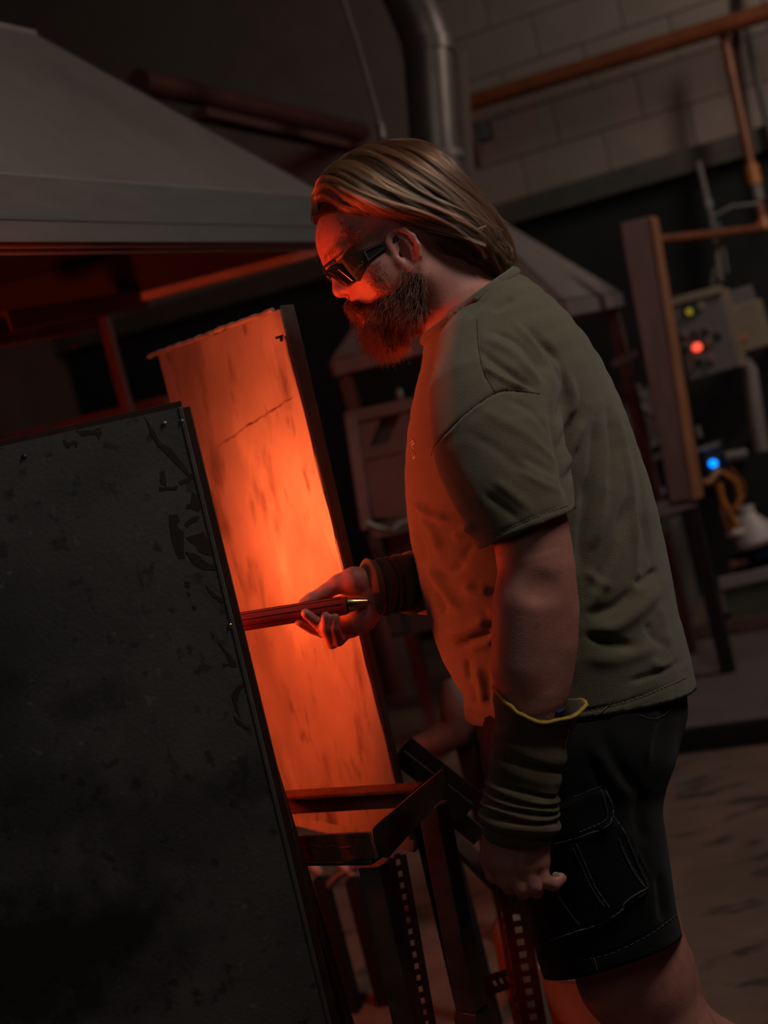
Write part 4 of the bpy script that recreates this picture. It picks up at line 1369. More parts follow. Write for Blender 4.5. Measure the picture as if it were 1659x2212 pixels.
# ------------------------------------------------------------------ shirt
XLO, XHI = (-.02, 1.68, .62), (.62, 2.42, 1.60)
SHT = Field(XLO, XHI, .0032)
ST = [((935, 690), (1088, 600), .090), ((925, 738), (1148, 628), .140), ((919, 800), (1212, 684), .180), ((905, 890), (1287, 775), .200),
      ((885, 990), (1337, 880), .204), ((877, 1080), (1376, 985), .204), ((886, 1170), (1406, 1085), .204), ((905, 1255), (1430, 1190), .204),
      ((932, 1330), (1451, 1300), .204), ((965, 1382), (1466, 1372), .203), ((995, 1412), (1474, 1418), .202), ((1000, 1470), (1484, 1455), .202),
      ((1004, 1545), (1492, 1478), .202), ((1020, 1640), (1500, 1560), .202)]
def dense(st, n):
    q_ = catm([(a[0], a[1], b[0], b[1], w) for a, b, w in st], n)
    return [((r[0], r[1]), (r[2], r[3]), r[4]) for r in q_]


SHT.tubeE([FB(a, b, w) for a, b, w in dense(ST, 34)], .010, LAT, 2.25)
# neck opening
n0, n1, n2 = P(922, 722, DM), P(1092, 596, DM), P(1000, 660, DM - .07)
nn_ = (n1 - n0).cross(n2 - n0).normalized()
if nn_.dot(EU) < 0: nn_ = -nn_
SHT.cut(n0, nn_)
# hem
h0, h1, h2_ = P(1012, 1556, DM), P(1492, 1478, DM), P(1250, 1557, DM - .21)
hn = (h1 - h0).cross(h2_ - h0).normalized()
if hn.dot(EU) > 0: hn = -hn
SHT.cut(h0, hn)
SLV = Field(XLO, XHI, .0032)
sl = [(P(1066, 765, 1.945), .078, .072), (P(1066, 865, 1.880), .088, .070), (P(1078, 965, 1.838), .0865, .065), (P(1112, 1070, 1.812), .0765, .062), (P(1138, 1150, 1.800), .0665, .060), (P(1158, 1215, 1.795), .063, .059)]
SLV.tubeE(sl, .012, LAT)
c0, c1 = P(1033, 1186, 1.81), P(1232, 1103, 1.81)
c2x = P(1128, 1150, 1.738)
cn = (c1 - c0).cross(c2x - c0).normalized()
if cn.dot(EU) > 0: cn = -cn
SLV.cut(c0, cn)
SHT.merge(SLV, .012)
SL2 = Field(XLO, XHI, .0032)
sl2 = [(P(1060, 780, 2.20), .085, .075), (P(1058, 880, 2.26), .085, .068), (P(1050, 1000, 2.30), .080, .066), (P(1045, 1110, 2.32), .073, .064), (P(1042, 1190, 2.32), .070, .062)]
SL2.tubeE(sl2, .012, LAT)
f0 = P(1044, 1150, 2.32)
fn2 = (sl2[4][0] - sl2[3][0]).normalized()
SL2.cut(f0, fn2)
SHT.merge(SL2, .02)
V, Fc = SHT.surface()
del SHT, SLV, SL2


def uncap(V, Fc, p, n, near=None, rad=None, tol=.0034):
    ce = V[Fc].mean(1)
    fnn = np.cross(V[Fc[:, 2]] - V[Fc[:, 0]], V[Fc[:, 3]] - V[Fc[:, 1]])
    fnn /= np.maximum(np.linalg.norm(fnn, axis=1), 1e-12)[:, None]
    d = (ce - np.array(p)) @ np.array(n)
    kill = (np.abs(d) < tol) & (np.abs(fnn @ np.array(n)) > .55)
    if near is not None:
        kill &= np.linalg.norm(ce - np.array(near), axis=1) < rad
    return drop(V, Fc, ~kill)


V, Fc = uncap(V, Fc, n0, nn_)
V, Fc = uncap(V, Fc, h0, hn)
V, Fc = uncap(V, Fc, c0, cn, (c0 + c1) / 2, .13)
V, Fc = uncap(V, Fc, f0, fn2, f0, .13)
def border(Fc, n):
    e = np.concatenate([Fc[:, [0, 1]], Fc[:, [1, 2]], Fc[:, [2, 3]], Fc[:, [3, 0]]])
    e.sort(1)
    key = e[:, 0].astype(np.int64) * n + e[:, 1]
    u, c = np.unique(key, return_counts=True)
    u = u[c == 1]
    return np.unique(np.concatenate([u // n, u % n]))


def pin(V, ids, planes):
    """lay the open edge of the cloth exactly on its cutting plane"""
    for k, (p, n) in planes:
        d = (V[k] - np.array(p)) @ np.array(n)
        V[k] -= d[:, None] * np.array(n)
    return V


def pick(V, ids, planes, tol=.012):
    out = []
    for p, n, c, r in planes:
        d = np.abs((V[ids] - np.array(p)) @ np.array(n))
        ok = d < tol
        if c is not None:
            ok &= np.linalg.norm(V[ids] - np.array(c), axis=1) < r
        out.append((ids[ok], (p, n)))
    return out


ids = border(Fc, len(V))
PIN = pick(V, ids, [(n0, nn_, None, 0), (h0, hn, None, 0), (c0, cn, (c0 + c1) / 2, .13), (f0, fn2, f0, .13)])
V = smooth_mesh(V, Fc, 9, .5)
V = pin(V, ids, PIN)
SFOLD = [
    # shoulder fan
    ([(1030, 752), (1086, 792), (1159, 846)], 7, -.0060), ([(1036, 728), (1110, 766), (1176, 838)], 9, .0055), ([(1034, 784), (1092, 822), (1160, 848)], 6, .0045),
    ([(1050, 712), (1120, 742), (1184, 830)], 6, -.0045), ([(1106, 690), (1159, 759), (1190, 816), (1199, 880)], 8, .0065),
    ([(1135, 705), (1199, 772), (1222, 836), (1204, 925)], 8, -.0075), ([(1180, 760), (1215, 800), (1238, 860), (1230, 930)], 9, .0060),
    ([(1060, 668), (1090, 660), (1110, 640)], 7, -.004), ([(1010, 690), (1030, 664), (1058, 640)], 5, -.003),
    # armpit
    ([(1186, 862), (1198, 930), (1212, 1000), (1228, 1090)], 9, -.0080), ([(1250, 880), (1226, 930), (1212, 985)], 8, -.0060), ([(1268, 905), (1240, 960), (1222, 1030)], 8, .0050),
    ([(1250, 960), (1232, 1010), (1226, 1050)], 7, -.0045),
    # back drapes
    ([(1322, 856), (1350, 970), (1370, 1110), (1374, 1250)], 7, .0055), ([(1312, 868), (1326, 960), (1318, 1050), (1300, 1120)], 9, -.0075),
    ([(1288, 905), (1276, 1020), (1252, 1100)], 10, -.0070), ([(1336, 860), (1372, 980), (1396, 1120), (1410, 1240)], 6, -.0045),
    ([(1318, 1020), (1304, 1100), (1274, 1195)], 12, .0065), ([(1362, 1066), (1325, 1190), (1276, 1290)], 12, -.0080), ([(1345, 1120), (1318, 1220), (1268, 1330)], 12, .0050),
    ([(1270, 1020), (1256, 1150), (1250, 1250)], 12, -.0060), ([(1388, 1100), (1396, 1200), (1384, 1260)], 10, -.0055),
    # small of the back
    ([(1366, 1256), (1392, 1254), (1408, 1240), (1424, 1228)], 9.2, -0.0057), ([(1258, 1357), (1325, 1355), (1387, 1312), (1428, 1256)], 17.25, 0.0066),
    ([(1262, 1328), (1325, 1310), (1374, 1268)], 11.5, -0.0048), ([(1258, 1372), (1320, 1388), (1382, 1398)], 11.5, -0.0051), ([(1400, 1340), (1408, 1372), (1440, 1400)], 10.35, -0.0039),
    ([(1250, 1420), (1330, 1425), (1400, 1405), (1440, 1388)], 16.1, 0.0033), ([(1350, 1476), (1420, 1453), (1476, 1426)], 6.9, -0.0039), ([(1400, 1425), (1430, 1440), (1462, 1430)], 10.35, 0.0033),
    ([(1420, 1300), (1436, 1350), (1446, 1400)], 10.35, 0.0030), ([(1260, 1230), (1300, 1260), (1330, 1270)], 10.35, 0.0027),
    # belly, lit red
    ([(893, 1085), (931, 1113), (975, 1122)], 9, .0075), ([(888, 1104), (904, 1167), (922, 1226)], 9, -.0070), ([(905, 1112), (935, 1150), (950, 1200)], 11, .0060),
    ([(931, 1236), (969, 1240), (1008, 1212)], 10, -.0060), ([(918, 1216), (958, 1272), (994, 1322)], 11, .0065), ([(936, 1272), (952, 1300), (962, 1330)], 7, -.0055),
    ([(995, 1212), (1022, 1178), (1050, 1165)], 10, -.0030), ([(975, 1160), (1000, 1150), (1030, 1130)], 10, .0060), ([(1000, 1260), (1030, 1280), (1062, 1270)], 12, .0060),
    ([(1040, 1310), (1055, 1340), (1062, 1370)], 9, -.0025), ([(976, 1398), (1012, 1387), (1066, 1364)], 8, -.0150), ([(962, 1370), (1010, 1360), (1064, 1336)], 10, .0080),
    ([(1010, 1402), (1040, 1395), (1070, 1380)], 8, .0060),
    ([(1006, 1420), (1010, 1450), (1012, 1480)], 6, -.0060), ([(1028, 1430), (1040, 1480), (1046, 1530)], 8, .0055), ([(1016, 1460), (1024, 1500), (1030, 1535)], 6, -.0030),
    ([(1052, 1440), (1056, 1490), (1058, 1540)], 6, -.0015),
    # sleeve
    ([(1030, 882), (1115, 925), (1180, 970)], 12, 0.0020), ([(1090, 862), (1150, 890), (1192, 950)], 8, -0.0022), ([(1000, 930), (1080, 975), (1150, 1040)], 12, -0.0018),
    ([(1060, 1030), (1110, 1070), (1150, 1106)], 10, 0.0025), ([(1040, 1060), (1090, 1098), (1130, 1130)], 9, -0.0022), ([(1120, 980), (1170, 1010), (1212, 1030)], 8, -0.0018),
    ([(1110, 1010), (1170, 1045), (1216, 1062)], 7, 0.0018), ([(1150, 950), (1190, 985), (1210, 1010)], 6, 0.0018), ([(960, 1000), (1000, 1050), (1030, 1110)], 10, -0.0015),
    # hem ridges
    ([(1036, 1172), (1130, 1128), (1230, 1090)], 3.2, -.0022), ([(1050, 1551), (1130, 1552), (1250, 1538), (1350, 1517), (1440, 1482), (1484, 1462)], 3.2, -.0026),
    ([(1006, 1536), (1030, 1549), (1060, 1553)], 3.2, -.0026),
    # seams
    ([(1030, 690), (1033, 740), (1044, 800), (1070, 848)], 3, -.0025), ([(931, 984), (945, 955), (1000, 897), (1070, 848), (1112, 843), (1168, 852)], 3.5, -.0032),
    ([(940, 965), (1000, 905), (1068, 856)], 5, .0018),
]
V = folds(V, Fc, SFOLD)
# gentle overall cloth unevenness
for q in range(2):
    sc_, am = ((14, .0016), (34, .0007))[q]
    nv = np.array([noise.noise(Vector(v) * sc_) for v in V])
    V = V + normals(V, Fc) * (nv * am)[:, None]
V = pin(V, ids, PIN)
SV, SF = V, Fc
me = mesh_from('shirt', V, Fc)
so = link_mesh('t_shirt', me, M['shirt'], man, True)
tag(so, 'olive green short sleeved T-shirt')
md = so.modifiers.new('thickness', 'SOLIDIFY')
md.thickness, md.offset = .0022, -1
sbvh = bvh_of(SV, SF)


def seam(name, pts, r, m_, par, bvh, lift=.0, n=40, dash=None):
    c = catm(pts, n)
    q = [onsurf(bvh, x, y, lift) for x, y in c]
    mb = MB()
    if dash:
        for i in range(0, n - dash, dash + max(1, dash // 2)):
            mb.tube(q[i:i + dash + 1], r, 5)
    else:
        mb.tube(q, r, 6)
    return obj(name, mb, m_, par)


seam('shoulder_seam', [(1030, 690), (1033, 740), (1044, 800), (1070, 848)], .0006, M['shirt_seam'], so, sbvh)
seam('sleeve_seam', [(931, 984), (945, 955), (1000, 897), (1070, 848), (1112, 843), (1166, 851)], .0007, M['shirt_seam'], so, sbvh, 0, 60)
seam('hem_stitching', [(1040, 1173), (1130, 1128), (1228, 1090)], .0007, M['stitch_o'], so, sbvh, .0004, 80, 2)
seam('hem_stitching', [(1080, 1552), (1250, 1538), (1350, 1517), (1440, 1482), (1482, 1463)], .0007, M['stitch_o'], so, sbvh, .0004, 120, 2)
seam('loose_thread', [(1296, 1540), (1310, 1528), (1322, 1510), (1326, 1492)], .0006, M['stitch_o'], so, sbvh, .001, 20)
for pts in ([(891, 948), (896, 956), (890, 964), (897, 970)], [(888, 958), (893, 952)], [(889, 972), (893, 980), (892, 990)], [(895, 975), (898, 985), (893, 991)]):
    seam('chest_print', pts, .0008, M['white'], so, sbvh, .0005, 10)
# ribbed collar
cp = []
cc = (n0 + n1) / 2
ca = (n1 - n0) / 2
for a in np.linspace(0, 2 * math.pi, 49):
    cp.append(cc + ca * math.cos(a) * 1.0 + LAT * math.sin(a) * .088)
cpn = []
for p in cp:
    nq = sbvh.find_nearest(p - nn_ * .006)
    cpn.append(nq[0])
obj('collar', MB().tube(cpn, .0075, 10, False), M['shirt'], so, smooth=True)
obj('collar_seam', MB().tube([sbvh.find_nearest(p - nn_ * .016)[0] for p in cp], .0012, 6, False), M['shirt_seam'], so)

# ------------------------------------------------------------------ shorts
SH = Field((.0, 1.74, .38), (.62, 2.40, 1.02), .0038)
SHS = [((1024, 1440), (1462, 1400), .190), ((1026, 1540), (1470, 1490), .197), ((1031, 1590), (1456, 1560), .192), ((1040, 1660), (1428, 1632), .190)]
SH.tubeE([FB(a, b, w) for a, b, w in SHS], .02, LAT, 2.3)
LGS = [((1042, 1640), (1438, 1600), .118), ((1058, 1740), (1406, 1690), .116), ((1098, 1850), (1432, 1785), .116), ((1128, 1940), (1446, 1890), .116),
       ((1150, 2020), (1455, 1960), .116), ((1172, 2102), (1465, 2012), .118), ((1196, 2190), (1488, 2100), .118)]
SH.tubeE([FB(a, b, w, 1.955) for a, b, w in LGS], .03, LAT, 2.3)
SH.tubeE([FB((a[0] + 26, a[1] + 4), (b[0] + 2, b[1] + 4), w * .96, 2.19) for a, b, w in LGS], .03, LAT, 2.3)
s0, s1, s2 = P(1176, 2108, 1.955), P(1466, 2014, 1.955), P(1320, 2094, 1.955 - .115)
sn = (s1 - s0).cross(s2 - s0).normalized()
if sn.dot(EU) > 0: sn = -sn
SH.cut(s0, sn)
w0 = P(1240, 1470, DM)
SH.cut(w0, (EU * .97 - ER * .1 - FW * .1))
V, Fc = SH.surface()
del SH
V, Fc = uncap(V, Fc, s0, sn, tol=.005)
V, Fc = uncap(V, Fc, w0, (EU * .97 - ER * .1 - FW * .1).normalized(), tol=.006)
ids = border(Fc, len(V))
PIN = pick(V, ids, [(s0, sn, None, 0)])
V = smooth_mesh(V, Fc, 4, .5)
V = pin(V, ids, PIN)
px, py, dep = proj(V)


def inside(px, py, poly, soft=3.0):
    n = len(poly)
    ins = np.zeros(len(px), bool)
    for i in range(n):
        (x0, y0), (x1, y1) = poly[i], poly[(i + 1) % n]
        c = ((y0 > py) != (y1 > py)) & (px < (x1 - x0) * (py - y0) / (y1 - y0 + 1e-9) + x0)
        ins ^= c
    d, _ = pdist(px, py, poly + [poly[0]])
    return np.clip(np.where(ins, d, -d) / soft + .5, 0, 1)


POCK = [(1140, 1835), (1240, 1818), (1322, 1766), (1350, 1800), (1375, 1860), (1399, 1914), (1385, 1930), (1346, 1956), (1340, 1972), (1270, 2005), (1190, 2030)]
FLAP = [(1196, 1745), (1250, 1722), (1304, 1698), (1318, 1725), (1324, 1762), (1310, 1785), (1250, 1808), (1200, 1822)]
near = (dep < 1.93)
N = normals(V, Fc)
V = V + N * ((.0055 * inside(px, py, POCK) + .006 * inside(px, py, FLAP)) * near)[:, None]
V = folds(V, Fc, [([(1300, 1570), (1340, 1660), (1390, 1720)], 14, -.006), ([(1270, 1600), (1320, 1680), (1360, 1730)], 12, .006), ([(1400, 1700), (1380, 1760), (1400, 1830)], 16, -.006),
                  ([(1420, 1520), (1400, 1600), (1395, 1660)], 10, .005), ([(1280, 1640), (1300, 1690), (1310, 1720)], 10, -.005), ([(1340, 1770), (1372, 1840), (1400, 1900)], 6, .004),
                  ([(1180, 2082), (1300, 2066), (1400, 2020), (1462, 1975)], 4, -.003), ([(1150, 1960), (1170, 2030), (1182, 2090)], 10, .005), ([(1420, 1880), (1430, 1950), (1440, 2000)], 12, -.006),
                  ([(1250, 1840), (1275, 1900), (1318, 1960)], 3.5, -.003)])
nv = np.array([noise.noise(Vector(v) * 18) for v in V])
V = V + normals(V, Fc) * (nv * .0025)[:, None]
V = pin(V, ids, PIN)
sho = link_mesh('cargo_shorts', mesh_from('cargo_shorts', V, Fc), M['shorts'], man, True)
tag(sho, 'faded black denim cargo shorts')
md = sho.modifiers.new('thickness', 'SOLIDIFY')
md.thickness, md.offset = .0025, -1
hbvh = bvh_of(V, Fc)
for pts, r_, dash in (([(1200, 1822), (1250, 1808), (1308, 1787), (1322, 1766), (1323, 1745), (1312, 1716), (1304, 1698)], .0007, 0),
                      ([(1298, 1706), (1308, 1736), (1312, 1762), (1302, 1776), (1250, 1798)], .0008, 2),
                      ([(1240, 1722), (1275, 1708), (1304, 1697)], .0006, 2),
                      ([(1324, 1764), (1350, 1800), (1375, 1860), (1399, 1914)], .0007, 0), ([(1336, 1812), (1358, 1860), (1386, 1905), (1397, 1918)], .0007, 2),
                      ([(1342, 1830), (1366, 1880), (1392, 1916)], .0009, 2),
                      ([(1244, 1822), (1262, 1860), (1286, 1915), (1316, 1960)], .0008, 0), ([(1238, 1832), (1256, 1872), (1280, 1922), (1306, 1958)], .0007, 2),
                      ([(1399, 1918), (1370, 1934), (1348, 1952), (1340, 1968), (1300, 1992), (1250, 2010), (1190, 2030)], .0011, 0),
                      ([(1396, 1926), (1356, 1956), (1300, 2000), (1250, 2016)], .0007, 2),
                      ([(1180, 2080), (1300, 2066), (1400, 2020), (1462, 1975)], .0006, 2), ([(1282, 2062), (1290, 2096)], .0007, 0),
                      ([(1204, 1930), (1230, 1970), (1252, 1998)], .0006, 2),
                      ([(1380, 1545), (1420, 1552), (1470, 1515)], .0007, 2)):
    seam('stitching', pts, r_, M['stitch'], sho, hbvh, .0008, 70 if dash else 40, dash or None)

# ------------------------------------------------------------------ knitted cuffs on both forearms
def cuff(name, axis_px, radii, bumps, lateral, tilt, m_, label, nst=110, nseg=44, phase=0.0, flare=False):
    ctr = catm([tuple(P(*a)) for a in axis_px], nst)
    rad = np.interp(np.linspace(0, 1, nst), np.linspace(0, 1, len(radii)), radii)
    vs, fs = [], []
    for i in range(nst):
        t = ctr[min(i + 1, nst - 1)] - ctr[max(i - 1, 0)]
        t /= np.linalg.norm(t)
        lat = np.array(lateral, float)
        lat = lat - t * (lat @ t)
        lat /= np.linalg.norm(lat)
        u = np.cross(t, lat)
        s_ = i / (nst - 1)
        for k in range(nseg):
            a = 2 * math.pi * k / nseg
            r = rad[i]
            for (c, w, h, ph) in bumps:
                cs = c + tilt * math.cos(a + ph) + .006 * math.sin(3 * a + c * 40)
                r += h * math.exp(-((s_ - cs) / w) ** 2)
            r += .0008 * noise.noise(Vector((math.cos(a) * 3, math.sin(a) * 3, s_ * 14 + phase)))
            pt = ctr[i] + (u * math.cos(a) + lat * math.sin(a)) * r
            if flare and s_ < .16:
                fd = 1 - s_ / .16
                sx = float((pt - ctr[i]) @ _nr) / .053
                sd = float((pt - ctr[i]) @ _nf) / .053
                pt = pt + np.array(EU) * fd * (.016 * sx * sx - .004 + .007 * sd + (.004 if sx < -.6 else 0)) + _nr * fd * max(0, sx) ** 3 * .010
            vs.append(pt)
    for i in range(nst - 1):
        for k in range(nseg):
            k2 = (k + 1) % nseg
            fs.append((i * nseg + k, i * nseg + k2, (i + 1) * nseg + k2, (i + 1) * nseg + k))
    mb = MB()
    mb.v, mb.f = [tuple(v) for v in vs], fs
    o = obj(name, mb, m_, man, smooth=True)
    o.data.polygons.foreach_set('use_smooth', [True] * len(o.data.polygons))
    tag(o, label)
    md = o.modifiers.new('thickness', 'SOLIDIFY')
    md.thickness, md.offset = .003, -1
    return o, vs[:nseg], vs[-nseg:]


bz = [(.10, .03, .0015, 0), (.215, .030, -.0022, .4), (.30, .05, .0028, .3), (.365, .016, -.0062, .5), (.45, .05, .0022, .2), (.555, .014, -.0055, .5), (.61, .026, .0036, .4), (.645, .012, -.0050, .4),
      (.685, .022, .0034, .3), (.72, .010, -.0052, .3), (.755, .022, .0040, .3), (.79, .010, -.0056, .3), (.84, .04, .0058, .2), (.905, .016, -.0050, .2), (.95, .03, .0025, 0)]
co, ring, _ = cuff('arm_cuff', [(1157, 1526, 1.797), (1146, 1600, 1.797), (1132, 1680, 1.797), (1123, 1745, 1.797), (1122, 1815, 1.797)],
                   [.0535, .0505, .0475, .0465, .0455, .0450, .0455, .0465, .0475, .0470, .0410], bz, (0, 1, 0), .028, M['cuff'],
                   'brown knitted arm cuff with a yellow hem', flare=True)
ring = [Vector(v) for v in ring]
rc = sum(ring, Vector()) / len(ring)
rim = [rc + (v - rc) * 1.012 + EU * (.0012 * math.sin(i * 1.1)) for i, v in enumerate(ring)]
rim.append(rim[0])
obj('yellow_hem', MB().tube([Vector(p) for p in catm([tuple(p) for p in rim], 90)], [.0024 + .0003 * math.sin(i * 1.7) for i in range(90)], 7, False), M['yellow'], co, smooth=True)
wbz = onsurf(bbvh, 1219, 1526, 0)
obj('blue_band', MB().tube([onsurf(bbvh, x, y, .001) for x, y in ((1200, 1540), (1212, 1534), (1222, 1524), (1228, 1514))], .003, 6), M['blue'], co, smooth=True)
seam('yellow_seam', [(1222, 1622), (1220, 1606), (1226, 1590), (1228, 1575)], .0007, M['yellow'], co, bvh_of([v.co + co.location + Vector(man['_w']) for v in co.data.vertices], [list(p.vertices) for p in co.data.polygons]), .0006, 24, 2)
bz2 = [(.09, .07, .0055, 0), (.20, .020, -.0060, .3), (.28, .04, .0030, .3), (.345, .016, -.0050, .3), (.41, .035, .0032, .2), (.47, .015, -.0050, .2), (.54, .035, .0034, .4), (.60, .014, -.0052, .3),
       (.72, .06, .0060, .1), (.83, .018, -.0060, .3), (.92, .05, .0050, .1)]
cuff('arm_cuff', [(789, 1275, 2.068), (835, 1266, 2.080), (880, 1258, 2.098), (940, 1262, 2.16)], [.0330, .0400, .0400, .0390, .0395, .0400, .0415, .0430, .0440], bz2, (0, 1, 0), .03, M['cuff'],
     'brown knitted cuff on the arm that holds the pipe', nst=100)

# ------------------------------------------------------------------ boots (below the frame)
for nm, (d, ox, oy) in lg.items():
    kx = P(1434 + ox, 2218 + oy, d)
    an = kx + Vector((.11, .0, -(kx.z - .10)))
    BT = Field(an - Vector((.26, .08, .12)), an + Vector((.12, .08, .10)), .006)
    BT.chain([an + Vector((0, 0, .06)), an + Vector((.01, 0, -.04)), an + Vector((-.10, 0, -.052)), an + Vector((-.17, 0, -.062))], [.048, .05, .046, .040], .02)
    BT.cut(Vector((an.x, an.y, .004)), Vector((0, 0, -1)))
    V, Fc = BT.surface()
    V = smooth_mesh(V, Fc, 1)
    obj_ = link_mesh('boot', mesh_from('boot', V, Fc), M['boot'], man, True)

# ------------------------------------------------------------------ hair
HB = Field((-.12, 1.88, 1.30), (.28, 2.26, 1.72), .003)
HB.ell(Hd(-.010, .051), HAX, (.117, .107, .090), 0)
HB.cut(Hd(0, .047), (HF * .487 - HU * .873))
HC = Field((-.12, 1.88, 1.30), (.28, 2.26, 1.72), .003)
HS = [((935, 330), (835, 470), .088), ((965, 350), (872, 498), .089), ((1000, 397), (916, 520), .086), ((1040, 442), (957, 552), .080), ((1074, 490), (1003, 583), .072), ((1094, 538), (1042, 602), .060), ((1094, 580), (1062, 606), .045)]
HC.tubeE([FB(a, b, w) for a, b, w in HS], .02, LAT)
HC.ell(Hd(-.055, -.012), HAX, (.045, .045, .066), .02)
HB.merge(HC, .02)
HV, HFc = HB.surface()
HV = smooth_mesh(HV, HFc, 3)
HN = normals(HV, HFc)
hm = link_mesh('hair', mesh_from('hair', HV - HN * .004, HFc), M['hair_base'], man, True)
tag(hm, 'shoulder length brown hair swept back')
hbv = bvh_of(HV, HFc)
Zc = lambda l: [(x / 2.9625 + 600, y / 2.9625 + 260) for x, y in l]
GU = [Zc(l) for l in (
    [(232, 600), (228, 540), (262, 480), (330, 500), (440, 560), (560, 605), (700, 645), (850, 665), (1000, 705), (1150, 750), (1220, 775)],
    [(215, 560), (215, 490), (270, 430), (370, 440), (460, 530), (620, 600), (800, 628), (960, 655), (1120, 690), (1240, 730), (1305, 738)],
    [(205, 520), (210, 440), (280, 385), (390, 390), (480, 470), (640, 555), (820, 600), (1000, 630), (1160, 675), (1280, 740), (1330, 810)],
    [(200, 480), (215, 400), (310, 330), (430, 340), (540, 420), (690, 500), (860, 560), (1030, 610), (1190, 670), (1320, 770), (1400, 890)],
    [(205, 440), (250, 350), (360, 280), (500, 290), (630, 370), (770, 460), (920, 530), (1080, 590), (1240, 690), (1370, 810), (1450, 930)],
    [(230, 400), (310, 300), (430, 220), (580, 220), (730, 310), (870, 390), (1010, 470), (1160, 560), (1310, 690), (1420, 830), (1480, 950)],
    [(280, 340), (390, 240), (520, 175), (700, 165), (850, 230), (980, 320), (1110, 430), (1240, 550), (1360, 680), (1450, 820), (1495, 920)],
    [(340, 280), (460, 190), (600, 140), (780, 135), (930, 180), (1050, 280), (1160, 390), (1290, 500), (1400, 640), (1470, 760), (1500, 870)],
    [(400, 230), (520, 160), (650, 125), (810, 125), (950, 165), (1070, 265), (1190, 390), (1310, 490), (1410, 620), (1480, 740), (1505, 850)])]
NG = 14
GR = np.array([catm(g, NG) for g in GU])
NAPE = [Zc(l) for l in (
    [(880, 690), (930, 730), (965, 770), (955, 800), (935, 812)], [(900, 700), (1000, 760), (1090, 830), (1180, 900), (1270, 950)],
    [(960, 700), (1080, 790), (1200, 880), (1320, 950), (1420, 985)], [(1040, 710), (1160, 800), (1280, 890), (1390, 950), (1465, 985)],
    [(1120, 700), (1240, 790), (1350, 870), (1430, 930), (1480, 970)], [(1000, 740), (1130, 850), (1220, 940), (1300, 1000), (1380, 1015)])]
NR = np.array([catm(g, NG) for g in NAPE])
PTS, RAD = [], []
_fw = FW


def hair_surf(x, y):
    d = (P(x, y, 1) - C0).normalized()
    h = hbv.ray_cast(C0, d)
    if h[0] is not None:
        return h[0], h[1]
    q_ = hbv.find_nearest(P(x, y, DM - .02))
    return q_[0], q_[1]


def mirror(p):
    return p - HL * (2 * (p - EAR).dot(HL))


def strand(path, lift, rad, tailfrac=1.0):
    out = []
    n = len(path)
    for i, (x, y) in enumerate(path):
        p, nn = hair_surf(x, y)
        w = min(1, i / 2.5)
        out.append(p + nn * lift * w)
    # smooth along the strand
    q_ = [out[0]] + [(out[i - 1] + out[i] * 2 + out[i + 1]) / 4 for i in range(1, n - 1)] + [out[-1]]
    return q_


TONE = [[], [], []]
for c in range(235):
    top = c < 185
    if top:
        s_ = rnd.uniform(0, len(GR) - 1.001)
        i = int(s_)
        g = GR[i] * (1 - (s_ - i)) + GR[i + 1] * (s_ - i)
    else:
        s_ = rnd.uniform(0, len(NR) - 1.001)
        i = int(s_)
        g = NR[i] * (1 - (s_ - i)) + NR[i + 1] * (s_ - i)
    wav = np.stack([np.linspace(0, 1, NG) * 8 * math.sin(c) * np.sin(np.linspace(0, 7 + rnd.random() * 3, NG) + rnd.random() * 6),
                    (3 + np.linspace(0, 1, NG) * 11) * np.sin(np.linspace(0, 6 + rnd.random() * 4, NG) + rnd.random() * 6)], 1)
    cen = g + wav + np.array([rnd.gauss(0, 2.0), rnd.gauss(0, 2.0)])
    lift0 = rnd.uniform(.000, .0105) * rnd.random() ** .5
    start = rnd.choice([0, 0, 0, 1, 2])
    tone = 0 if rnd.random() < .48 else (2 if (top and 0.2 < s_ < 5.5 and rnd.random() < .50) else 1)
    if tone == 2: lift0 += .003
    for k in range(30 if top else 26):
        sp = np.linspace(1, .35, NG)[:, None]
        off = np.array([rnd.gauss(0, 3.0), rnd.gauss(0, 3.0)]) * sp
        off = off + np.stack([np.zeros(NG), np.sin(np.linspace(0, 5, NG) + rnd.random() * 6) * 1.2], 1)
        path = (cen + off)[start:]
        if rnd.random() < .25:
            path = path[:int(len(path) * rnd.uniform(.6, .95))]
        st_ = strand(path, lift0 + rnd.uniform(0, .0022), 1)
        TONE[tone].append(st_)
        if k % 3 == 0:
            TONE[tone].append([mirror(p) for p in st_])
# flyaway hairs at the back of the neck and crown
for k in range(190):
    g = GR[rnd.choice([5, 6, 7, 8])]
    j = rnd.randint(6, 11)
    x, y = g[j]
    p, nn = hair_surf(x, y)
    dr = (ER * rnd.uniform(.3, 1) - EU * rnd.uniform(.2, 1) + FW * rnd.uniform(-.3, .3)).normalized()
    l_ = rnd.uniform(.012, .035)
    PTS.append([p + dr * l_ * t - EU * .006 * t * t for t in (0, .35, .7, 1)])


def curves(name, strands, r0, m_, par, label=None):
    hc_ = bpy.data.hair_curves.new(name)
    hc_.add_curves([len(s) for s in strands])
    pos = np.array([c for s in strands for p in s for c in p], np.float32)
    base = Vector(par['_w'])
    pos = (pos.reshape(-1, 3) - np.array(base, np.float32)).ravel()
    hc_.attributes['position'].data.foreach_set('vector', pos) if 'position' in hc_.attributes else hc_.points.foreach_set('position', pos)
    rr = np.concatenate([r0 * np.linspace(1, .35, len(s)) for s in strands]).astype(np.float32)
    ra = hc_.attributes.get('radius') or hc_.attributes.new('radius', 'FLOAT', 'POINT')
    ra.data.foreach_set('value', rr)
    hc_.materials.append(m_)
    o = bpy.data.objects.new(name, hc_)
    COL.objects.link(o)
    o.parent = par
    o['kind'] = 'stuff'
    if label: o['label'] = label
    return o


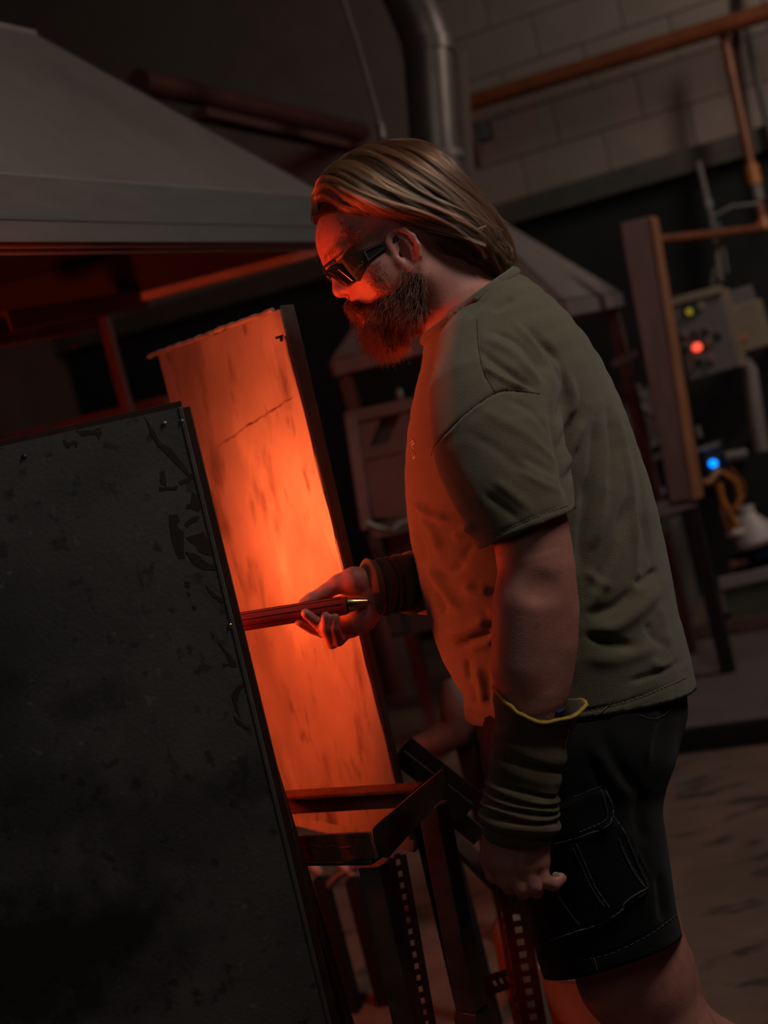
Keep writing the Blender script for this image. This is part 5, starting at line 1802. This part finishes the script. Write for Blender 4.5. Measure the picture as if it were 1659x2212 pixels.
TONE[1] += PTS
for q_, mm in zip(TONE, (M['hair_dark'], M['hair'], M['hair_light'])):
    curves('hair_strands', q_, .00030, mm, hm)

# ------------------------------------------------------------------ beard, moustache, sideburn, eyebrow
BD = Field((-.12, 1.94, 1.34), (.16, 2.20, 1.62), .003)
for sg in (-1, 1):
    BD.chain([Hs(.012, -.012, sg * .064), Hs(.004, -.040, sg * .063), Hs(.028, -.072, sg * .050), Hs(.068, -.092, sg * .022)], [.009, .018, .022, .020], .02)
    BD.chain([Hs(.048, -.052, sg * .046), Hs(.074, -.076, sg * .026)], [.019, .019], .02)
    BD.chain([Hs(.0955, -.033, sg * .004), Hs(.089, -.042, sg * .024), Hs(.070, -.056, sg * .042)], [.0095, .0100, .013], .01)
BD.ell(Hd(.075, -.088), HAX, (.025, .028, .030), .02)
BD.ell(Hd(.066, -.106), HAX, (.022, .017, .024), .02)
BD.ell(Hd(.094, -.057), HAX, (.010, .0055, .016), .004, True)
DV, DF = BD.surface()
DV = smooth_mesh(DV, DF, 2)
DN = normals(DV, DF)
bdm = link_mesh('beard', mesh_from('beard', DV - DN * .003, DF), M['hair_base'], man, True)
tag(bdm, 'full reddish brown beard and moustache')
loc = np.stack([(DV - np.array(EAR)) @ np.array(a) for a in HAX], 1)
ST_ = []
sel = nrnd.choice(len(DV), 6500)
for i in sel:
    v, n_ = Vector(DV[i]), Vector(DN[i])
    f, u_, l_ = loc[i]
    mus = (u_ > -.050 and f > .066)
    g = (HU * (-.75) + HF * .45) if not mus else (HU * -.8 + HF * .25 + HL * .5 * (1 if l_ > 0 else -1))
    if f < .045 and u_ < -.080:
        g = HU * -.6 + HF * .75
    jit = Vector((rnd.gauss(0, .28), rnd.gauss(0, .28), rnd.gauss(0, .28)))
    d = (n_ * .42 + g + jit).normalized()
    ln = rnd.uniform(.007, .018) * (.55 if mus else 1)
    cur = Vector((rnd.gauss(0, .3), rnd.gauss(0, .3), rnd.gauss(0, .3)))
    ST_.append([v - n_ * .002 + d * ln * t + (g.normalized() * .35 + cur) * ln * t * t * .45 for t in (0, .33, .66, 1)])
for k in range(9):                                   # stray curled hairs below the chin
    v = Hd(rnd.uniform(.05, .085), -.120, rnd.uniform(-.02, .03))
    ST_.append([v + (HU * -1 + ER * .2 * math.sin(k)) * .016 * t + ER * .004 * math.sin(3 * t + k) for t in (0, .3, .6, 1)])
curves('beard_strands', ST_, .00032, M['beard'], bdm)
SB = []
for k in range(750):                                 # sideburn and temple stubble
    x, y = rnd.gauss(0, 1), rnd.random()
    px_, py_ = 742 + 26 * y + 9 * x, 478 + 60 * y + rnd.gauss(0, 6)
    if rnd.random() < .55:
        px_, py_ = 800 + 22 * y + 9 * x, 560 + 75 * y + rnd.gauss(0, 5)
    p = onsurf(bbvh, px_, py_, 0)
    d = (ER * .55 - EU * .75 + FW * -.25 + Vector((rnd.gauss(0, .25), rnd.gauss(0, .25), rnd.gauss(0, .25)))).normalized()
    ln = rnd.uniform(.004, .010)
    SB.append([p + d * ln * t for t in (0, .5, 1)])
for k in range(220):                                 # eyebrow, cheek fuzz edge
    t = rnd.random()
    p = bbvh.find_nearest(Hd(.098 - .02 * t, .036 + rnd.gauss(0, .0025), .012 + .04 * t))[0]
    d = (HL * .6 - HF * .3 + HU * .3 + Vector((rnd.gauss(0, .2), rnd.gauss(0, .2), rnd.gauss(0, .2)))).normalized()
    SB.append([p + d * .008 * t_ for t_ in (0, .5, 1)])
curves('stubble', SB, .00028, M['beard'], bdm)

# ------------------------------------------------------------------ safety glasses
gl = thing('safety_glasses', 'black wraparound safety glasses on the face of the man', 'glasses', tuple(Hs(.08, .015)))


def lens_pt(u, l):
    return Hs(.1095 - 5.0 * l * l - .45 * (.031 - u) - .003 * max(0, (u - .022) / .01), u, l)


for sg in (1, -1):
    mb = MB()
    nu, nl = 9, 12
    g_ = []
    for i in range(nu):
        for j in range(nl):
            l = sg * (.007 + .047 * j / (nl - 1))
            drop_ = .004 * (j / (nl - 1)) + (.016 * max(0, 1 - j / 4))
            u = (-.010 + drop_) + (.036 - drop_ - .003 * (j / (nl - 1)) ** 2) * i / (nu - 1)
            g_.append(lens_pt(u, l))
    fs = [(i * nl + j, i * nl + j + 1, (i + 1) * nl + j + 1, (i + 1) * nl + j) for i in range(nu - 1) for j in range(nl - 1)]
    mb.add(g_, fs)
    ln_ = obj('lens', mb, M['lens'], gl, smooth=True)
    md = ln_.modifiers.new('t', 'SOLIDIFY')
    md.thickness = .0018
    rim_ = [g_[j] for j in range(nl)] + [g_[i * nl + nl - 1] for i in range(1, nu)] + [g_[(nu - 1) * nl + j] for j in range(nl - 2, -1, -1)] + [g_[i * nl] for i in range(nu - 2, 0, -1)]
    rim_.append(rim_[0])
    obj('rim', MB().tube(rim_, .0014, 8, False), M['lens'], gl, smooth=True)
    # temple: tapering plate from the hinge to the ear
    prof = [(.0895, .030, -.006), (.082, .032, -.009), (.066, .031, -.001), (.048, .029, .008), (.030, .028, .013), (.012, .027, .017), (-.004, .030, .021)]
    lat_ = [.052, .060, .068, .073, .076, .078, .080]
    mb = MB()
    n_ = len(prof)
    vs = []
    for (f, ut, ub), l in zip(prof, lat_):
        sk = .011 * max(0, (f - .06) / .03)
        vs += [Hs(f, ut, sg * l), Hs(f - sk, ub, sg * l), Hs(f - sk, ub, sg * (l - .0032)), Hs(f, ut, sg * (l - .0032))]
    fs = [(0, 1, 2, 3), tuple(4 * (n_ - 1) + k for k in (3, 2, 1, 0))]
    for i in range(n_ - 1):
        for k in range(4):
            fs.append((4 * i + k, 4 * i + (k + 1) % 4, 4 * i + 4 + (k + 1) % 4, 4 * i + 4 + k))
    mb.add(vs, fs)
    tm = obj('temple', mb, M['plastic'], gl, bevel=.0008)
    if sg == 1:
        fr_ = [Hs(.050, .0265, .0735), Hs(.022, .0255, .0782), Hs(.022, .0185, .0782), Hs(.050, .0125, .0738)]
        mb = MB()
        for a, b in ((0, 1), (0, 3), (3, 2)):
            mb.bar(fr_[a] + HL * .0006, fr_[b] + HL * .0006, .0016, .0016, HL)
        obj('grey_outline', mb, M['greylogo'], tm)
        tx = bpy.data.curves.new('lettering', 'FONT')
        tx.body = 'DEWALT'
        tx.size = .0066
        tx.extrude = .0002
        tx.align_x, tx.align_y = 'CENTER', 'CENTER'
        tmp_ = bpy.data.objects.new('lettering', tx)
        COL.objects.link(tmp_)
        bpy.context.view_layer.update()
        lm = bpy.data.meshes.new_from_object(tmp_.evaluated_get(bpy.context.evaluated_depsgraph_get()))
        bpy.data.objects.remove(tmp_)
        to = bpy.data.objects.new('lettering', lm)
        COL.objects.link(to)
        lm.materials.clear()
        lm.materials.append(M['gold'])
        to.parent = tm
        dirx = (Hs(.058, .0148, .0712) - Hs(.078, .0055, .0635)).normalized()
        zz = (HL * .95 + HF * .3).normalized()
        zz = (zz - dirx * zz.dot(dirx)).normalized()
        yy = zz.cross(dirx)
        mt_ = Matrix((dirx, yy, zz)).transposed().to_4x4()
        mt_.translation = Hs(.069, .0085, .0685) - (Vector(gl['_w']) + Vector(tm.location))
        to.matrix_local = mt_
obj('bridge', MB().tube([Hs(.1005, .024, .009), Hs(.104, .025, 0), Hs(.1005, .024, -.009)], [.003, .0026, .003], 8), M['plastic'], gl, smooth=True)
obj('brow_bar', MB().tube([lens_pt(.031, l) + HF * -.001 + HU * .0012 for l in np.linspace(-.054, .054, 25)], .0019, 8), M['plastic'], gl, smooth=True)
